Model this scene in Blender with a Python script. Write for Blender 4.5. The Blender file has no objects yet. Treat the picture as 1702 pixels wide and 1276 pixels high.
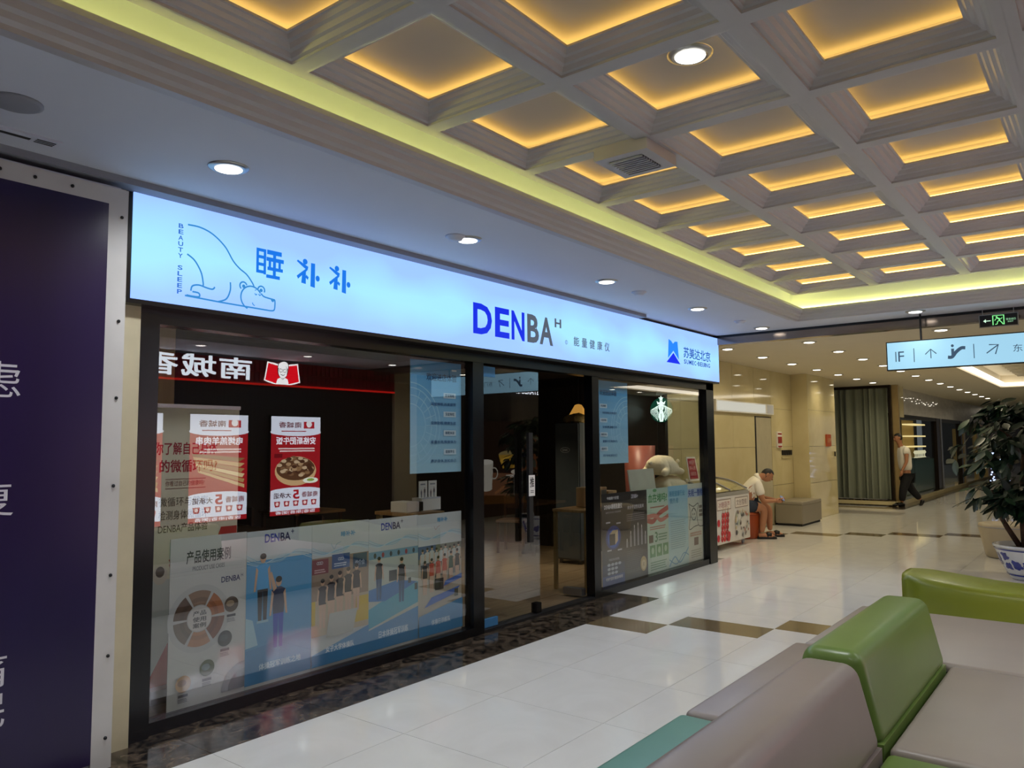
import bpy, bmesh, math, random
from mathutils import Vector, Matrix
random.seed(7)
PI = math.pi
SC = bpy.context.scene
COL = SC.collection

# ------------------------------------------------------------------ camera, world, exposure
cam = bpy.data.cameras.new('camera')
cam.sensor_width = 36.0
cam.lens = 1281.1 * 36.0 / 1702.0
cam.clip_end = 200
cam_o = bpy.data.objects.new('camera', cam)
COL.objects.link(cam_o)
yaw, pitch, roll = math.radians(38.06), math.radians(4.4255), math.radians(-0.422)
f_ = Vector((math.cos(yaw) * math.cos(pitch), math.sin(yaw) * math.cos(pitch), math.sin(pitch)))
r_ = Vector((math.sin(yaw), -math.cos(yaw), 0)); u_ = r_.cross(f_)
r2 = r_ * math.cos(roll) + u_ * math.sin(roll); u2 = -r_ * math.sin(roll) + u_ * math.cos(roll)
M4 = Matrix((r2, u2, -f_)).transposed().to_4x4()
M4.translation = Vector((0, -4.357, 1.6))
cam_o.matrix_world = M4
SC.camera = cam_o
SC.view_settings.view_transform = 'Standard'
SC.view_settings.look = 'None'
SC.view_settings.gamma = 1.0
SC.view_settings.use_curve_mapping = False
SC.view_settings.exposure = 0.0
W = bpy.data.worlds.new('world'); SC.world = W; W.use_nodes = True
W.node_tree.nodes['Background'].inputs[0].default_value = (0.9, 0.93, 1.0, 1)
W.node_tree.nodes['Background'].inputs[1].default_value = 0.16
try:
    SC.cycles.max_bounces = 10; SC.cycles.transparent_max_bounces = 16
    SC.cycles.caustics_reflective = False; SC.cycles.caustics_refractive = False
    SC.cycles.sample_clamp_indirect = 4.0
except Exception:
    pass

NEAR_W, FAR_W, SHOP_W = 70.0, 46.0, 115.0     # downlight power
SIGN_E, STRIP_E, COVE_E, SCREEN_E = 1.35, 8.0, 42.0, 3.6

def spot(name, loc, watts, color, size=2.6, blend=0.9, parent=None, rad=0.06, rot=(0, 0, 0)):
    l = bpy.data.lights.new(name, 'SPOT'); l.energy = watts; l.color = color
    l.spot_size = size; l.spot_blend = blend; l.shadow_soft_size = rad
    o = bpy.data.objects.new(name, l); COL.objects.link(o); o.location = loc; o.rotation_euler = rot
    if parent: o.parent = parent
    return o

# ------------------------------------------------------------------ colour and material helpers
def lin(h):
    if isinstance(h, (tuple, list)): return tuple(h)[:3]
    h = h.lstrip('#'); v = [int(h[i:i + 2], 16) / 255 for i in (0, 2, 4)]
    return tuple(c / 12.92 if c <= .04045 else ((c + .055) / 1.055) ** 2.4 for c in v)

MATS = {}
def mat(name, color, rough=.5, metal=0., var=.06, scale=6., bump=0., spec=.5, coat=0., stretch=None):
    if name in MATS: return MATS[name]
    m = bpy.data.materials.new(name); m.use_nodes = True
    nt = m.node_tree; b = nt.nodes['Principled BSDF']; c = lin(color)
    b.inputs['Roughness'].default_value = rough; b.inputs['Metallic'].default_value = metal
    b.inputs['Specular IOR Level'].default_value = spec
    b.inputs['Coat Weight'].default_value = coat
    tc = nt.nodes.new('ShaderNodeTexCoord'); mp = nt.nodes.new('ShaderNodeMapping')
    if stretch: mp.inputs['Scale'].default_value = stretch
    nz = nt.nodes.new('ShaderNodeTexNoise'); nz.inputs['Scale'].default_value = scale; nz.inputs['Detail'].default_value = 4
    cr = nt.nodes.new('ShaderNodeValToRGB')
    cr.color_ramp.elements[0].position = .3; cr.color_ramp.elements[1].position = .7
    cr.color_ramp.elements[0].color = (*[max(0, x * (1 - var)) for x in c], 1)
    cr.color_ramp.elements[1].color = (*[min(1, x * (1 + var)) for x in c], 1)
    nt.links.new(tc.outputs['Object'], mp.inputs['Vector']); nt.links.new(mp.outputs['Vector'], nz.inputs['Vector'])
    nt.links.new(nz.outputs['Fac'], cr.inputs['Fac']); nt.links.new(cr.outputs['Color'], b.inputs['Base Color'])
    if bump:
        bp = nt.nodes.new('ShaderNodeBump'); bp.inputs['Strength'].default_value = bump; bp.inputs['Distance'].default_value = .01
        nt.links.new(nz.outputs['Fac'], bp.inputs['Height']); nt.links.new(bp.outputs['Normal'], b.inputs['Normal'])
    MATS[name] = m; return m

def emit(name, color, strength):
    if name in MATS: return MATS[name]
    m = bpy.data.materials.new(name); m.use_nodes = True
    b = m.node_tree.nodes['Principled BSDF']; c = lin(color)
    b.inputs['Base Color'].default_value = (*[x * .1 for x in c], 1); b.inputs['Roughness'].default_value = .6; b.inputs['Specular IOR Level'].default_value = .1
    b.inputs['Emission Color'].default_value = (*c, 1); b.inputs['Emission Strength'].default_value = strength
    MATS[name] = m; return m

def print_mat(name, strength=0., rough=.45):
    m = bpy.data.materials.new(name); m.use_nodes = True; nt = m.node_tree; b = nt.nodes['Principled BSDF']
    a = nt.nodes.new('ShaderNodeAttribute'); a.attribute_name = 'ink'
    nt.links.new(a.outputs['Color'], b.inputs['Base Color']); b.inputs['Roughness'].default_value = rough
    if strength:
        b.inputs['Specular IOR Level'].default_value = .1
        dk = nt.nodes.new('ShaderNodeVectorMath'); dk.operation = 'SCALE'; dk.inputs['Scale'].default_value = .12
        nt.links.new(a.outputs['Color'], dk.inputs[0]); nt.links.new(dk.outputs[0], b.inputs['Base Color'])
        nt.links.new(a.outputs['Color'], b.inputs['Emission Color']); b.inputs['Emission Strength'].default_value = strength
    return m
PRINT = print_mat('printed_ink'); PRINT_LIT = print_mat('backlit_ink', SIGN_E); PRINT_SCREEN = print_mat('screen_ink', SCREEN_E)
PRINT_DIM = print_mat('dim_backlit_ink', 1.1); PRINT_GLOW = print_mat('glowing_ink', 4.5)

def marble(name, base, vein, scale, rough, amount=.5, coat=0.):
    m = bpy.data.materials.new(name); m.use_nodes = True; nt = m.node_tree; b = nt.nodes['Principled BSDF']
    tc = nt.nodes.new('ShaderNodeTexCoord')
    n1 = nt.nodes.new('ShaderNodeTexNoise'); n1.inputs['Scale'].default_value = scale; n1.inputs['Detail'].default_value = 8
    n1.inputs['Distortion'].default_value = 1.6
    cr = nt.nodes.new('ShaderNodeValToRGB'); e = cr.color_ramp.elements
    e[0].position = .38; e[0].color = (*lin(base), 1); e[1].position = .75
    e[1].color = (*[lin(base)[i] * (1 - amount) + lin(vein)[i] * amount for i in range(3)], 1)
    nt.links.new(tc.outputs['Object'], n1.inputs['Vector']); nt.links.new(n1.outputs['Fac'], cr.inputs['Fac'])
    nt.links.new(cr.outputs['Color'], b.inputs['Base Color']); b.inputs['Roughness'].default_value = rough
    b.inputs['Coat Weight'].default_value = coat
    MATS[name] = m; return m

def glass_mat(name, tint=(1, 1, 1), base=.05, k=.9, rough=0.):
    m = bpy.data.materials.new(name); m.use_nodes = True; nt = m.node_tree
    for n in list(nt.nodes): nt.nodes.remove(n)
    out = nt.nodes.new('ShaderNodeOutputMaterial'); mx = nt.nodes.new('ShaderNodeMixShader')
    tr = nt.nodes.new('ShaderNodeBsdfTransparent'); gl = nt.nodes.new('ShaderNodeBsdfGlossy')
    tr.inputs['Color'].default_value = (*tint, 1); gl.inputs['Roughness'].default_value = rough
    gl.inputs['Color'].default_value = (1, 1, 1, 1)
    fr = nt.nodes.new('ShaderNodeFresnel'); fr.inputs['IOR'].default_value = 1.5
    ma = nt.nodes.new('ShaderNodeMath'); ma.operation = 'MULTIPLY_ADD'; ma.use_clamp = True
    ma.inputs[1].default_value = k; ma.inputs[2].default_value = base
    ge = nt.nodes.new('ShaderNodeNewGeometry'); sub = nt.nodes.new('ShaderNodeMath'); sub.operation = 'SUBTRACT'; sub.inputs[0].default_value = 1.0
    mu = nt.nodes.new('ShaderNodeMath'); mu.operation = 'MULTIPLY'          # each face reflects once, on its outer side
    nt.links.new(ge.outputs['Backfacing'], sub.inputs[1]); nt.links.new(sub.outputs[0], mu.inputs[0]); nt.links.new(ma.outputs[0], mu.inputs[1])
    nt.links.new(fr.outputs[0], ma.inputs[0]); nt.links.new(mu.outputs[0], mx.inputs[0])
    nt.links.new(tr.outputs[0], mx.inputs[1]); nt.links.new(gl.outputs[0], mx.inputs[2]); nt.links.new(mx.outputs[0], out.inputs[0])
    return m

# ------------------------------------------------------------------ geometry helpers
class MB:
    def __init__(s): s.v = []; s.f = []; s.m = []; s.mi = 0
    def add(s, vs, fs):
        o = len(s.v); s.v += [tuple(p) for p in vs]
        for f in fs: s.f.append(tuple(i + o for i in f)); s.m.append(s.mi)
        return s
    def box(s, x0, y0, z0, x1, y1, z1):
        return s.add([(x0, y0, z0), (x1, y0, z0), (x1, y1, z0), (x0, y1, z0), (x0, y0, z1), (x1, y0, z1), (x1, y1, z1), (x0, y1, z1)],
              [(0, 3, 2, 1), (4, 5, 6, 7), (0, 1, 5, 4), (1, 2, 6, 5), (2, 3, 7, 6), (3, 0, 4, 7)])
    def lathe(s, prof, n=24, cx=0, cy=0, cap=True):
        vs = []; fs = []; k = len(prof)
        for i in range(n):
            a = 2 * PI * i / n
            vs += [(cx + r * math.cos(a), cy + r * math.sin(a), z) for r, z in prof]
        for i in range(n):
            j = (i + 1) % n
            for q in range(k - 1): fs.append((i * k + q, j * k + q, j * k + q + 1, i * k + q + 1))
        if cap:
            fs.append(tuple(i * k for i in range(n))[::-1]); fs.append(tuple(i * k + k - 1 for i in range(n)))
        return s.add(vs, fs)
    def tube(s, pts, rad, n=8):
        pts = [Vector(p) for p in pts]; rs = rad if isinstance(rad, (list, tuple)) else [rad] * len(pts)
        vs = []; fs = []
        for i, p in enumerate(pts):
            d = (pts[min(i + 1, len(pts) - 1)] - pts[max(i - 1, 0)]).normalized()
            a = d.cross(Vector((0, 0, 1)))
            if a.length < .05: a = d.cross(Vector((1, 0, 0)))
            a.normalize(); b = d.cross(a)
            vs += [tuple(p + (a * math.cos(2 * PI * k / n) + b * math.sin(2 * PI * k / n)) * rs[i]) for k in range(n)]
        for i in range(len(pts) - 1):
            for k in range(n): fs.append((i * n + k, i * n + (k + 1) % n, (i + 1) * n + (k + 1) % n, (i + 1) * n + k))
        fs.append(tuple(range(n))[::-1]); fs.append(tuple((len(pts) - 1) * n + k for k in range(n)))
        return s.add(vs, fs)
    def prism(s, prof, x0, x1):            # profile in (y, z) run along x
        n = len(prof)
        return s.add([(x0, y, z) for y, z in prof] + [(x1, y, z) for y, z in prof],
              [tuple((i, (i + 1) % n, (i + 1) % n + n, i + n)) for i in range(n)] + [tuple(range(n))[::-1], tuple(range(n, 2 * n))])
    def sphere(s, c, r, n=12, m=8):
        rx, ry, rz = r if isinstance(r, (tuple, list)) else (r, r, r)
        vs = []; fs = []
        for i in range(m + 1):
            t = PI * i / m
            for k in range(n):
                a = 2 * PI * k / n
                vs.append((c[0] + rx * math.sin(t) * math.cos(a), c[1] + ry * math.sin(t) * math.sin(a), c[2] + rz * math.cos(t)))
        for i in range(m):
            for k in range(n): fs.append((i * n + k, (i + 1) * n + k, (i + 1) * n + (k + 1) % n, i * n + (k + 1) % n))
        return s.add(vs, fs)
    def mesh(s, name, mats, smooth=False):
        me = bpy.data.meshes.new(name); me.from_pydata(s.v, [], s.f)
        for m in (mats if isinstance(mats, (list, tuple)) else [mats]): me.materials.append(m)
        if any(s.m): me.polygons.foreach_set('material_index', s.m)
        if smooth: me.polygons.foreach_set('use_smooth', [True] * len(me.polygons))
        me.update(); return me
    def build(s, name, mats, parent=None, smooth=False, bevel=0., seg=2, loc=(0, 0, 0), rot=(0, 0, 0)):
        me = s.mesh(name, mats, smooth)
        if bevel: bevel_mesh(me, bevel, seg, smooth)
        return link(name, me, parent, loc, rot)

def bevel_mesh(me, w, seg, smooth=True):
    bm = bmesh.new(); bm.from_mesh(me); bmesh.ops.recalc_face_normals(bm, faces=bm.faces)
    bmesh.ops.bevel(bm, geom=list(bm.edges), offset=w, segments=seg, profile=.5, affect='EDGES', clamp_overlap=True)
    if smooth:
        for f in bm.faces: f.smooth = True
    bm.to_mesh(me); bm.free()

def link(name, me, parent=None, loc=(0, 0, 0), rot=(0, 0, 0)):
    o = bpy.data.objects.new(name, me); COL.objects.link(o); o.location = loc; o.rotation_euler = rot
    if parent is not None: o.parent = parent
    return o
def tag(o, label, cat, group=None, kind=None):
    o['label'] = label; o['category'] = cat
    if group: o['group'] = group
    if kind: o['kind'] = kind
    return o
def thing(name, label, cat, loc=(0, 0, 0), rotz=0., group=None):
    o = bpy.data.objects.new(name, None); COL.objects.link(o); o.location = loc; o.rotation_euler = (0, 0, rotz)
    o.empty_display_size = .1
    return tag(o, label, cat, group)
def struct(o, label, cat='structure'):
    o['kind'] = 'structure'; o['label'] = label; o['category'] = cat; return o
def sempty(name, label, cat):
    o = bpy.data.objects.new(name, None); COL.objects.link(o); return struct(o, label, cat)
def box(name, a, b, m, parent=None, bevel=0., seg=2, smooth=False):
    return MB().box(*a, *b).build(name, m, parent, smooth, bevel, seg)
def copy_tree(o, loc=None, label=None):
    c = o.copy(); COL.objects.link(c)
    if loc is not None: c.location = loc
    if label: c['label'] = label
    for ch in o.children:
        d = ch.copy(); COL.objects.link(d); d.parent = c
        for g in ch.children:
            e = g.copy(); COL.objects.link(e); e.parent = d
    return c

# ------------------------------------------------------------------ flat graphics
_TC = {}
def text_geo(s, bold=0.):
    k = (s, bold)
    if k not in _TC:
        c = bpy.data.curves.new('lettering', 'FONT'); c.body = s; c.size = 1; c.offset = bold; c.resolution_u = 3
        o = bpy.data.objects.new('lettering', c); COL.objects.link(o)
        dg = bpy.context.evaluated_depsgraph_get(); me = bpy.data.meshes.new_from_object(o.evaluated_get(dg))
        vs = [(v.co.x, v.co.y) for v in me.vertices]; fs = [tuple(p.vertices) for p in me.polygons]
        bpy.data.objects.remove(o); bpy.data.curves.remove(c); bpy.data.meshes.remove(me)
        xs = [v[0] for v in vs] or [0, 1]; ys = [v[1] for v in vs] or [0, 1]
        _TC[k] = (vs, fs, min(xs), max(xs), min(ys), max(ys))
    return _TC[k]

class Cv:
    """flat artwork in metres, each mark a hair above the one before"""
    def __init__(s, dz=.00012): s.v = []; s.f = []; s.c = []; s.n = 0; s.dz = dz
    def _a(s, vs, fs, c):
        s.n += 1; o = len(s.v); z = s.n * s.dz
        s.v += [(x, y, z) for x, y in vs]
        for f in fs: s.f.append(tuple(i + o for i in f)); s.c.append(lin(c))
        return s
    def poly(s, p, c): return s._a(p, [tuple(range(len(p)))], c)
    def rect(s, x0, y0, x1, y1, c): return s.poly([(x0, y0), (x1, y0), (x1, y1), (x0, y1)], c)
    def ell(s, cx, cy, rx, ry, c, n=20, a0=0., a1=2 * PI):
        full = abs(a1 - a0 - 2 * PI) < 1e-6; m = n if full else n + 1
        p = [(cx + rx * math.cos(a0 + (a1 - a0) * i / n), cy + ry * math.sin(a0 + (a1 - a0) * i / n)) for i in range(m)]
        if not full: p.append((cx, cy))
        return s.poly(p, c)
    def line(s, pts, w, c):
        vs = []; fs = []
        for i, (x, y) in enumerate(pts):
            ax, ay = pts[max(i - 1, 0)]; bx, by = pts[min(i + 1, len(pts) - 1)]
            d = math.hypot(bx - ax, by - ay) or 1; nx, ny = -(by - ay) / d * w / 2, (bx - ax) / d * w / 2
            vs += [(x + nx, y + ny), (x - nx, y - ny)]
        for i in range(len(pts) - 1): fs.append((2 * i, 2 * i + 1, 2 * i + 3, 2 * i + 2))
        return s._a(vs, fs, c)
    def curve(s, pts, w, c, n=8):          # Catmull-Rom through the points
        out = []
        for i in range(len(pts) - 1):
            p0, p1, p2, p3 = pts[max(i - 1, 0)], pts[i], pts[i + 1], pts[min(i + 2, len(pts) - 1)]
            for k in range(n):
                t = k / n
                out.append(tuple(.5 * (2 * p1[j] + (p2[j] - p0[j]) * t + (2 * p0[j] - 5 * p1[j] + 4 * p2[j] - p3[j]) * t * t
                                 + (3 * p1[j] - p0[j] - 3 * p2[j] + p3[j]) * t ** 3) for j in (0, 1)))
        out.append(pts[-1]); return s.line(out, w, c)
    def ring(s, cx, cy, r, w, c, a0=0., a1=2 * PI, n=28):
        return s.line([(cx + r * math.cos(a0 + (a1 - a0) * i / n), cy + r * math.sin(a0 + (a1 - a0) * i / n)) for i in range(n + 1)], w, c)
    def text(s, t, x0, y0, x1, y1, c, bold=.0):          # stretched to fill the box
        cjk = any(ord(q) > 0x2fff for q in t)
        vs, fs, a, b, d, e = text_geo(t, 0. if cjk else bold)
        if not vs: return s
        sx = (x1 - x0) / (b - a); sy = (y1 - y0) / (e - d)
        for ox, oy in (((-1, -1), (1, -1), (-1, 1), (1, 1)) if cjk and bold > .012 else ((0, 0),)):
            s._a([(x0 + (x - a + ox * bold * .8) * sx, y0 + (y - d + oy * bold * .8) * sy) for x, y in vs], fs, c)
        return s
    def rows(s, x0, y0, x1, y1, n, c, fill=.5, jag=.15):  # small print, too small to read
        h = (y1 - y0) / n; vs = []; fs = []
        for i in range(n):
            xe = x1 - (x1 - x0) * jag * random.random(); y = y1 - (i + 1) * h; x = x0
            while x < xe:
                w = h * fill * random.uniform(.7, 1.1); q = min(x + w, xe); k = len(vs)
                vs += [(x, y), (q, y), (q, y + h * fill), (x, y + h * fill)]; fs.append((k, k + 1, k + 2, k + 3)); x += w * 1.18
        return s._a(vs, fs, c)
    def build(s, name, m, parent=None, loc=(0, 0, 0), rot=(0, 0, 0)):
        me = bpy.data.meshes.new(name); me.from_pydata(s.v, [], s.f); me.materials.append(m)
        at = me.color_attributes.new('ink', 'FLOAT_COLOR', 'CORNER')
        for p, c in zip(me.polygons, s.c):
            for li in p.loop_indices: at.data[li].color = (*c, 1)
        me.update(); return link(name, me, parent, loc, rot)
UP = (PI / 2, 0, 0)                 # faces -y
UPX = (PI / 2, 0, -PI / 2)          # faces -x
UPB = (PI / 2, 0, PI)               # faces +y

# ------------------------------------------------------------------ materials
m_tile = marble('polished_tile', '#dcdad5', '#c4c1ba', 1.6, .07, .45)
m_tile_brown = marble('brown_tile', '#75654b', '#4c3f2e', 3., .1, .6)
m_grout = mat('grout', '#77736b', .7)
m_dark_marble = marble('dark_marble', '#151210', '#8a7763', 9., .12, .62)
m_cream = marble('cream_marble', '#d6caa0', '#c2b384', 1.2, .05, .5)
m_white = mat('white_plaster', '#cfd3df', .75, var=.015, scale=2)
m_taupe_ceiling = mat('far_ceiling_paint', '#d6cdb8', .75, var=.015, scale=2)
m_mould = mat('moulding_paint', '#b6b4b8', .42, var=.02, scale=5)
m_panel = mat('coffer_panel_paint', '#a9a6a4', .7, var=.03, scale=3)
m_black = mat('black_metal', '#08090c', .25, var=.1)
m_blackm = mat('black_matte', '#101012', .5, var=.1)
m_steel = mat('brushed_steel', '#a9a9a8', .3, .9, stretch=(1, 1, 30))
m_brass = mat('brass', '#b8a273', .35, .7)
m_gap = mat('grey_strip', '#8d8f98', .6, var=.03)
m_trim_metal = mat('bronze_trim', '#93857a', .16, .8, var=.15, stretch=(1, .4, 1))
m_led = emit('warm_led', (1., .60, .14), STRIP_E)
m_cove = emit('yellow_led', (.92, .88, .20), COVE_E)
m_cove_white = emit('white_led', (1., .9, .72), 3.)
m_lens = emit('lamp_lens', (1., .97, .9), 6.)
m_lens_warm = emit('warm_lamp_lens', (1., .93, .78), 6.)
m_wood_floor = mat('wood_floor', '#7d6a52', .3, var=.25, scale=3., stretch=(.5, 8, 1))
m_wood = mat('oak', '#9a774c', .45, var=.18, scale=5., stretch=(1, 8, 1))
m_walnut = mat('walnut', '#3c2619', .45, var=.25, scale=5., stretch=(8, 1, 1))
m_shop_wall = mat('dark_brown_wall', '#2a2522', .4, var=.15, scale=3., stretch=(10, 10, .3))
m_shop_ceiling = mat('shop_ceiling_paint', '#37332f', .7)
m_paper = mat('white_card', '#e8e6e0', .6, var=.02)
m_glass = glass_mat('clear_glass', (.95, .97, .965), .10, 1.3)
m_glass_far = glass_mat('far_glass', (.88, .92, .9), .03, .6)

# ================================================================== SETTING: floor
floor = sempty('floor', 'polished pale tiled floor of the mall corridor', 'floor')
MB().box(-8, -7.2, -.06, 60, 6, -.004).build('grout_bed', m_grout, floor)
def tile_mesh(w, d, m, name):
    return MB().box(0, 0, -.004, w, d, .0).mesh(name, m)
T = .8; G = .0025
tm = tile_mesh(T - G, T - G, m_tile, 'floor_tile'); tm_cut = tile_mesh(T - G, .6 - G, m_tile, 'floor_tile')
tm_half = tile_mesh(T / 2 - G, T - G, m_tile, 'floor_tile'); tm_hcut = tile_mesh(T / 2 - G, .6 - G, m_tile, 'floor_tile')
tb = tile_mesh(T / 2 - G, T - G, m_tile_brown, 'floor_tile'); tb_cut = tile_mesh(T / 2 - G, .6 - G, m_tile_brown, 'floor_tile')
tbor = tile_mesh(T - G, .545 - G, m_dark_marble, 'border_slab')
# rows run along x; row r spans y from -0.55-0.6 ... ; brown half tiles step .4 m per row
rows = [(-1.15, .6)] + [(-1.95 - .8 * i, .8) for i in range(6)]
def row_tiles(y, dep, x0, x1, brown):
    """whole tiles on the .8 grid; the brown half tile cuts the tiles it lies across"""
    cut = dep < .7; x = x0
    edges = []
    while x < x1 - 1e-6:
        edges.append((x, min(x + T, x1))); x += T
    for a, b in edges:
        segs = [(a, b, 0)]
        for bx in brown:
            new = []
            for (p, q, k) in segs:
                if k or bx >= q - 1e-6 or bx + .4 <= p + 1e-6: new.append((p, q, k)); continue
                if bx > p + 1e-6: new.append((p, bx, 0))
                new.append((max(p, bx), min(q, bx + .4), 1))
                if bx + .4 < q - 1e-6: new.append((bx + .4, q, 0))
            segs = new
        for p, q, k in segs:
            w = round(q - p, 3)
            me = (tb_cut if cut else tb) if k else (tm_cut if cut else tm) if abs(w - .8) < .01 else (tm_hcut if cut else tm_half)
            o = link('floor_tile', me, floor, (p, y, 0))
            if abs(w - .8) > .01 and abs(w - .4) > .01: o.scale.x = w / .4
for i, (y, dep) in enumerate(rows):
    near = [5.9 + .4 * i + .0]
    row_tiles(y, dep, .7 if i < 3 else .7 + .8 * (i - 2), 9.5, near)
    row_tiles(y, dep, 9.5, 19.1, [14.1 + .4 * i])
for j, y in enumerate((-.55, .25)):
    row_tiles(y, .8, 10.3, 18.3, [13.7 - .4 * j])
MB().box(19.1, -7.2, -.004, 60, 6, 0).build('distant_floor_tile', m_tile, floor)
MB().box(-8, -7.2, -.004, .7, -.55, 0).build('hidden_floor_tile', m_tile, floor)
MB().box(20.3, -.35, -.003, 42, .15, .002).build('border_slab', m_dark_marble, floor)
MB().box(19.9, -.35, -.003, 20.3, 2.0, .002).build('border_slab', m_dark_marble, floor)
for i in range(10):
    a = -.1 + .8 * i
    if a < 7.3:
        o = link('border_slab', tbor, floor, (a, -.548, 0)); o.scale.x = min(1, (7.3 - a) / .8)
MB().box(7.3, -.548, -.004, 10.3, .0, 0).build('floor_tile', m_tile, floor)

# ================================================================== SETTING: ceiling
CZ = 3.02
ceil = sempty('ceiling', 'pale ceiling with a sunken tray of lit square coffers', 'ceiling')
box('soffit', (-8, -1.40, CZ), (9.77, .1, CZ + .5), m_white, ceil)
box('soffit', (8.99 + .08, -5.2, CZ), (9.77, -1.40, CZ + .5), m_white, ceil)
box('soffit', (-8, -7.2, CZ), (9.77, -5.2, CZ + .5), m_white, ceil)
box('far_soffit', (9.9, -2.0, 2.99), (60, 1.6, 3.4), m_taupe_ceiling, ceil)
box('far_soffit', (9.9, -7.2, 2.99), (16.6, -2.0, 3.4), m_taupe_ceiling, ceil)
box('far_soffit', (24.0, -7.2, 2.99), (60, -2.0, 3.4), m_taupe_ceiling, ceil)
box('far_soffit', (16.6, -7.2, 2.99), (24.0, -5.6, 3.4), m_taupe_ceiling, ceil)
# stepped cornice around the near tray (profile: distance outwards from the tray, height)
prof = [(.20, CZ - .004), (.125, CZ - .004), (.12, CZ - .03), (.095, CZ - .03), (.09, CZ - .012), (.07, CZ), (.06, CZ + .02),
        (.04, CZ + .03), (.03, CZ + .055), (.01, CZ + .06), (0, CZ + .075), (0, CZ + .10), (.03, CZ + .10), (.20, CZ + .10)]
TX0, TX1, TY0, TY1 = -1.9, 8.93, -5.08, -1.60     # lip of the tray
MB().prism([(TY1 + d, z) for d, z in prof], -8, TX1 + .1).build('cornice', m_mould, ceil)
MB().prism([(TY0 - d, z) for d, z in prof], -8, TX1 + .1).build('cornice', m_mould, ceil)
o = MB().prism([(d, z) for d, z in prof], TY0 - .1, TY1 + .1).build('cornice', m_mould, ceil)
o.rotation_euler = (0, 0, -PI / 2); o.location = (TX1, 0, 0); o.scale.x = -1
o.location = (TX1, 0, 0)
# cove: back wall and upper slab
box('cove_back', (-8, -1.42, CZ + .1), (9.1, -1.40, 3.42), m_white, ceil)
box('cove_back', (9.06, -5.2, CZ + .1), (9.07, -1.40, 3.42), m_white, ceil)
box('tray_slab', (-8, -5.3, 3.335), (9.2, -1.38, 3.42), m_white, ceil)
box('light_strip', (-4, -1.44, CZ + .10), (9.0, -1.425, CZ + .11), m_cove, ceil)
box('light_strip', (9.035, -5.1, CZ + .10), (9.05, -1.5, CZ + .11), m_cove, ceil)
box('light_strip', (-4, -5.225, CZ + .105), (9.0, -5.205, CZ + .125), m_cove, ceil)
# coffers
P_ = .806; hp = P_ / 2; A = hp - .031; BZ = 3.18
pr = [(hp + .001, BZ), (A, BZ), (A - .012, BZ + .001), (A - .013, BZ + .012), (A - .028, BZ + .016), (A - .04, BZ + .032), (A - .056, BZ + .036),
      (A - .068, BZ + .052), (A - .084, BZ + .056), (A - .096, BZ + .07), (A - .108, BZ + .07), (A - .108, BZ + .08), (A - .04, BZ + .08), (A - .04, BZ + .092), (A, BZ + .092), (A, 3.33)]
cof = MB(); n = len(pr)
for r, z in pr: cof.v += [(-r, -r, z), (r, -r, z), (r, r, z), (-r, r, z)]
for i in range(n - 1):
    for k in range(4): cof.f.append((i * 4 + k, i * 4 + (k + 1) % 4, i * 4 + 4 + (k + 1) % 4, i * 4 + 4 + k)); cof.m.append(0)
cof_me = cof.mesh('coffer', m_mould)
pan_me = MB().box(-A, -A, 3.322, A, A, 3.33).mesh('coffer_panel', m_panel)
sb = MB(); e0, e1, zz = A - .03, A - .012, BZ + .094
for k in range(4):
    c, s_ = [(1, 0), (0, 1), (-1, 0), (0, -1)][k]
    pts = [(e0, -e0), (e1, -e0), (e1, e0), (e0, e0)]
    lo = [(x * c - y * s_, x * s_ + y * c, zz) for x, y in pts]; hi = [(x, y, zz + .012) for x, y, _ in lo]
    sb.add(lo + hi, [(0, 3, 2, 1), (4, 5, 6, 7), (0, 1, 5, 4), (1, 2, 6, 5), (2, 3, 7, 6), (3, 0, 4, 7)])
st_me = sb.mesh('light_strip', m_led)
CX0, CY0 = 2.70 - A, -1.72 - A
for i in range(-5, 8):
    for j in range(4):
        c = link('coffer', cof_me, ceil, (CX0 + P_ * i, CY0 - P_ * j, 0))
        link('coffer_panel', pan_me, c); link('light_strip', st_me, c)
# outer faces of the coffered slab
xa, xb, ya, yb = CX0 - 5 * P_ - hp, CX0 + 7 * P_ + hp, CY0 - 3 * P_ - hp, CY0 + hp
for a, b in (((xa, yb, BZ), (xb, yb + .02, 3.34)), ((xa, ya - .02, BZ), (xb, ya, 3.34)), ((xb, ya, BZ), (xb + .02, yb, 3.34)), ((xa - .02, ya, BZ), (xa, yb, 3.34))):
    box('perimeter_beam', a, b, m_mould, ceil)
# bronze shutter rail and grey shadow gap
tr1 = box('trim_1', (9.77, -7.2, 2.895), (9.9, .3, CZ + .2), m_trim_metal); struct(tr1, 'bronze shutter rail across the corridor ceiling', 'trim')
box('shutter_slot', (9.765, -7.2, 2.99), (9.77, .3, 3.02), m_black, tr1)
tr2 = box('trim_2', (-6, -.31, 2.985), (7.6, -.2, CZ), m_gap); struct(tr2, 'grey strip along the ceiling above the lightbox', 'trim')
# far tray
ft = (16.6, -5.6, 24.0, -2.0)
box('far_tray_slab', (16.6, -5.6, 3.3), (24, -2, 3.4), m_taupe_ceiling, ceil)
for k in range(12):
    box('tray_slat', (17.2 + .52 * k, -5.2, 3.2), (17.45 + .52 * k, -2.45, 3.3), m_taupe_ceiling, ceil)
for a, b in (((16.62, -5.58, 3.02), (23.98, -5.5, 3.1)), ((16.62, -2.1, 3.02), (23.98, -2.02, 3.1)), ((16.62, -5.5, 3.02), (16.7, -2.1, 3.1)), ((23.9, -5.5, 3.02), (23.98, -2.1, 3.1))):
    box('light_strip', a, b, m_cove_white, ceil)

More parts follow.
